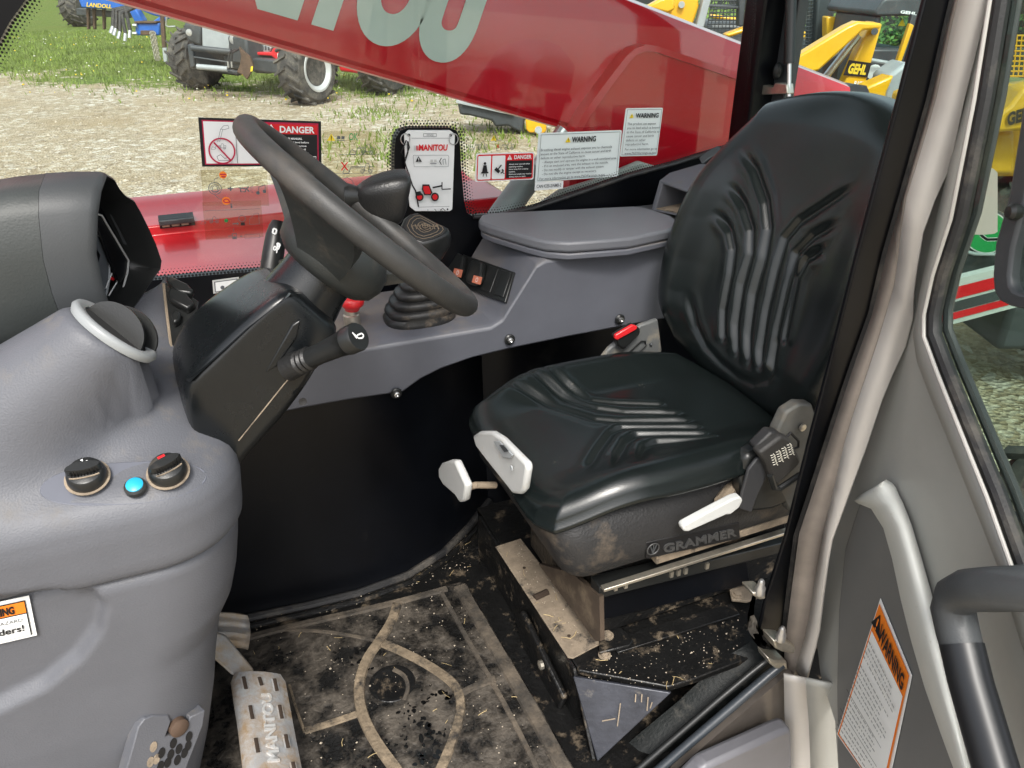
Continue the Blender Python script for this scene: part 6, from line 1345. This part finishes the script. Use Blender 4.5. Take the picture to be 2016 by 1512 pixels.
d.line([(.31,.52),(.38,.66)],.12,f_black); d.line([(.35,.56),(.41,.40)],.05,f_black); d.disc(.43,.58,.035,f_black,10); d.line([(.40,.70),(.45,.60)],.04,f_black); d.line([(.43,.66),(.46,.72)],.03,f_black)
for i, t in enumerate(('Always wear seat belt when','operating machine.','Never jump from a tipping','machine.','Failure to comply may result in','serious injury or death.')): d.text(t,.53,.40+i*.088,.045,f_white,w=(.36,.24,.33,.11,.39,.29)[i],bold=.015)
d.build(o)
o, d = sticker('warning_sticker', wq((1060,262),(1224,256),(1216,347),(1053,359)), NW, f_pale, 'wide white warning sticker about diesel engine exhaust', rnd=.03)
for a, b in (((.025,.035),(.975,.035)),((.975,.035),(.975,.955)),((.975,.955),(.025,.965)),((.025,.965),(.025,.035))): d.line([a,b],.008,f_gry)
tri_sign(d,.345,.205,.11,f_yel,f_black); d.text('WARNING',.385,.20,.105,f_black,w=.29,bold=.035)
for i, (t, w_, x_) in enumerate((('Breathing diesel engine exhaust exposes you to chemicals',.85,.03),('known to the State of California to cause cancer and birth',.84,.03),('defects or other reproductive harm.',.53,.03),('- Always start and operate the engine in a well-ventilated area.',.89,.055),('- If in an enclosed area, vent the exhaust to the outside.',.79,.055),('- Do not modify or tamper with the exhaust system.',.74,.055),('- Do not idle the engine except as necessary.',.65,.055),('For more information go to www.P65Warnings.ca.gov',.78,.03))):
    d.text(t,x_,.355+i*.0815+(.012 if i == 7 else 0),.048,f_gry,w=w_,bold=.008)
d.build(o)
o, d = sticker('warning_sticker', wq((1232,213),(1305,212),(1293,306),(1220,308)), NW, f_pale, 'tall white lead warning sticker, uppermost beside the rear post', rnd=.03)
for a, b in (((.03,.03),(.96,.03)),((.96,.03),(.96,.96)),((.96,.96),(.03,.965)),((.03,.965),(.03,.03))): d.line([a,b],.007,f_gry)
tri_sign(d,.16,.195,.095,f_yel,f_black); d.text('WARNING',.255,.19,.09,f_black,w=.62,bold=.035)
for i, (t, w_) in enumerate((('This product can expose',.76),('you to lead which is known',.88),('to the State of California to',.88),('cause cancer and birth',.74),('defects or other',.53),('reproductive harm.',.62),('For more information go to',.86),('www.P65Warnings.ca.gov',.84))): d.text(t,.06,.335+i*.084+(.02 if i > 5 else 0),.048,f_gry,w=w_,bold=.008)
d.build(o)
o, d = sticker('plate_sticker', wq((1053,359),(1109,356),(1108,371),(1052,375)), NW, f_white, 'narrow white code strip stuck under the wide warning sticker'); d.text('CAN ICES-2/NMB-2',.06,.70,.42,f_gry,w=.86,bold=.01); d.build(o)
o, d = sticker('plate_sticker', wq((418,552),(470,545),(472,570),(420,578)), NW, f_sil, 'small framed plate low between instrument pod and column'); d.rect(.06,.10,.94,.90,f_gry); d.rect(.10,.16,.90,.84,f_white); d.disc(.35,.6,.14,f_gry,12); d.build(o)
for o in C.objects:
    if o.get('category') == 'sticker' and abs(sum((Vector(v.co).y for v in o.data.vertices), 0)/len(o.data.vertices)-YW) < .01: o['group'] = 'stickers on the side window'
# hanging booklet
YH = YW-.022
HB = thing('hanging_booklet', 'white operator booklet with red lettering hanging from two rings at the window', 'booklet', P(845, 258, y=YH))
cs = wq((797,265),(805,257),(887,257),(896,264),(891,412),(886,416),(818,416),(808,408),(800,330), y=YH)
part('booklet_pages', MB().prism(cs, V(0,.008,0)), f_white, HB, bev=.0012)
d = Decal(wq((797,257),(896,257),(890,416),(808,416), y=YH-.0003), NW)
d.line([(.12,.09),(.92,.09)],.004,f_gry); d.line([(.36,.035),(.62,.035),(.62,.07),(.36,.07),(.36,.035)],.004,f_gry); d.text('MT420',.49,.063,.020,f_gry,al='c')
d.text('MANITOU',.25,.235,.07,f_red,w=.60,bold=.035,shear=.1); 
for i in range(5): d.rect(.13+i*.022,.175,.146+i*.022,.235,[f_pale,f_sil,f_sil,f_dred,f_red][i])
d.line([(.13,.29),(.85,.29),(.87,.31),(.86,.43),(.13,.43),(.12,.31),(.13,.29)],.004,f_gry); tri_sign(d,.23,.37,.07,f_black,f_white); d.line([(.46,.39),(.60,.39)],.008,f_gry); d.rect(.47,.34,.525,.37,f_sil); d.rect(.545,.34,.60,.37,f_sil); d.line([(.70,.40),(.66,.36),(.70,.32)],.010,f_black); d.line([(.74,.40),(.73,.34),(.78,.33),(.80,.40)],.006,f_gry)
d.disc(.20,.80,.055,f_black,20); d.disc(.20,.80,.036,f_red,16); d.disc(.55,.80,.055,f_black,20); d.disc(.55,.80,.036,f_red,16)
d.poly([(.12,.735),(.22,.725),(.26,.775),(.12,.785)],f_black); d.poly([(.27,.64),(.42,.64),(.49,.745),(.45,.775),(.30,.775),(.25,.70)],f_black); d.poly([(.29,.66),(.405,.66),(.455,.74),(.43,.76),(.32,.76),(.28,.70)],f_red)
d.line([(.49,.68),(.71,.655)],.02,f_black); d.line([(.70,.61),(.70,.70),(.90,.695)],.014,f_black); d.line([(.15,.925),(.88,.915)],.004,f_gry); d.line([(.66,.96),(.72,.94),(.78,.97)],.008,f_black); d.ring(.68,.975,.015,.006,f_black,10); d.disc(.83,.95,.012,f_black,8); d.line([(.52,.945),(.56,.975)],.008,f_gry); d.line([(.36,.95),(.36,.98)],.006,f_gry)
d.build(HB)
for x, y in ((805,266),(887,266)):
    part('eyelet', MB().lathe([(.0028,0),(.0028,.001)], P(x, y, y=YH-.0012), NW, 10), f_black, HB)
    part('ring', MB().tube([P(x+(-7 if x < 850 else 6)+9*math.cos(t), y+8+11*math.sin(t), y=YH-.003) for t in np.linspace(0, 6.283, 17)[:-1]], .0009, 6, closed=True), m_steel, HB)
part('cord', MB().tube([P(x, y, y=YH-.005) for x, y in ((800,276),(790,300),(798,312),(806,290),(803,278),(803,300),(797,320),(812,365),(818,375),(824,407))], .0014, 6), f_black, HB)
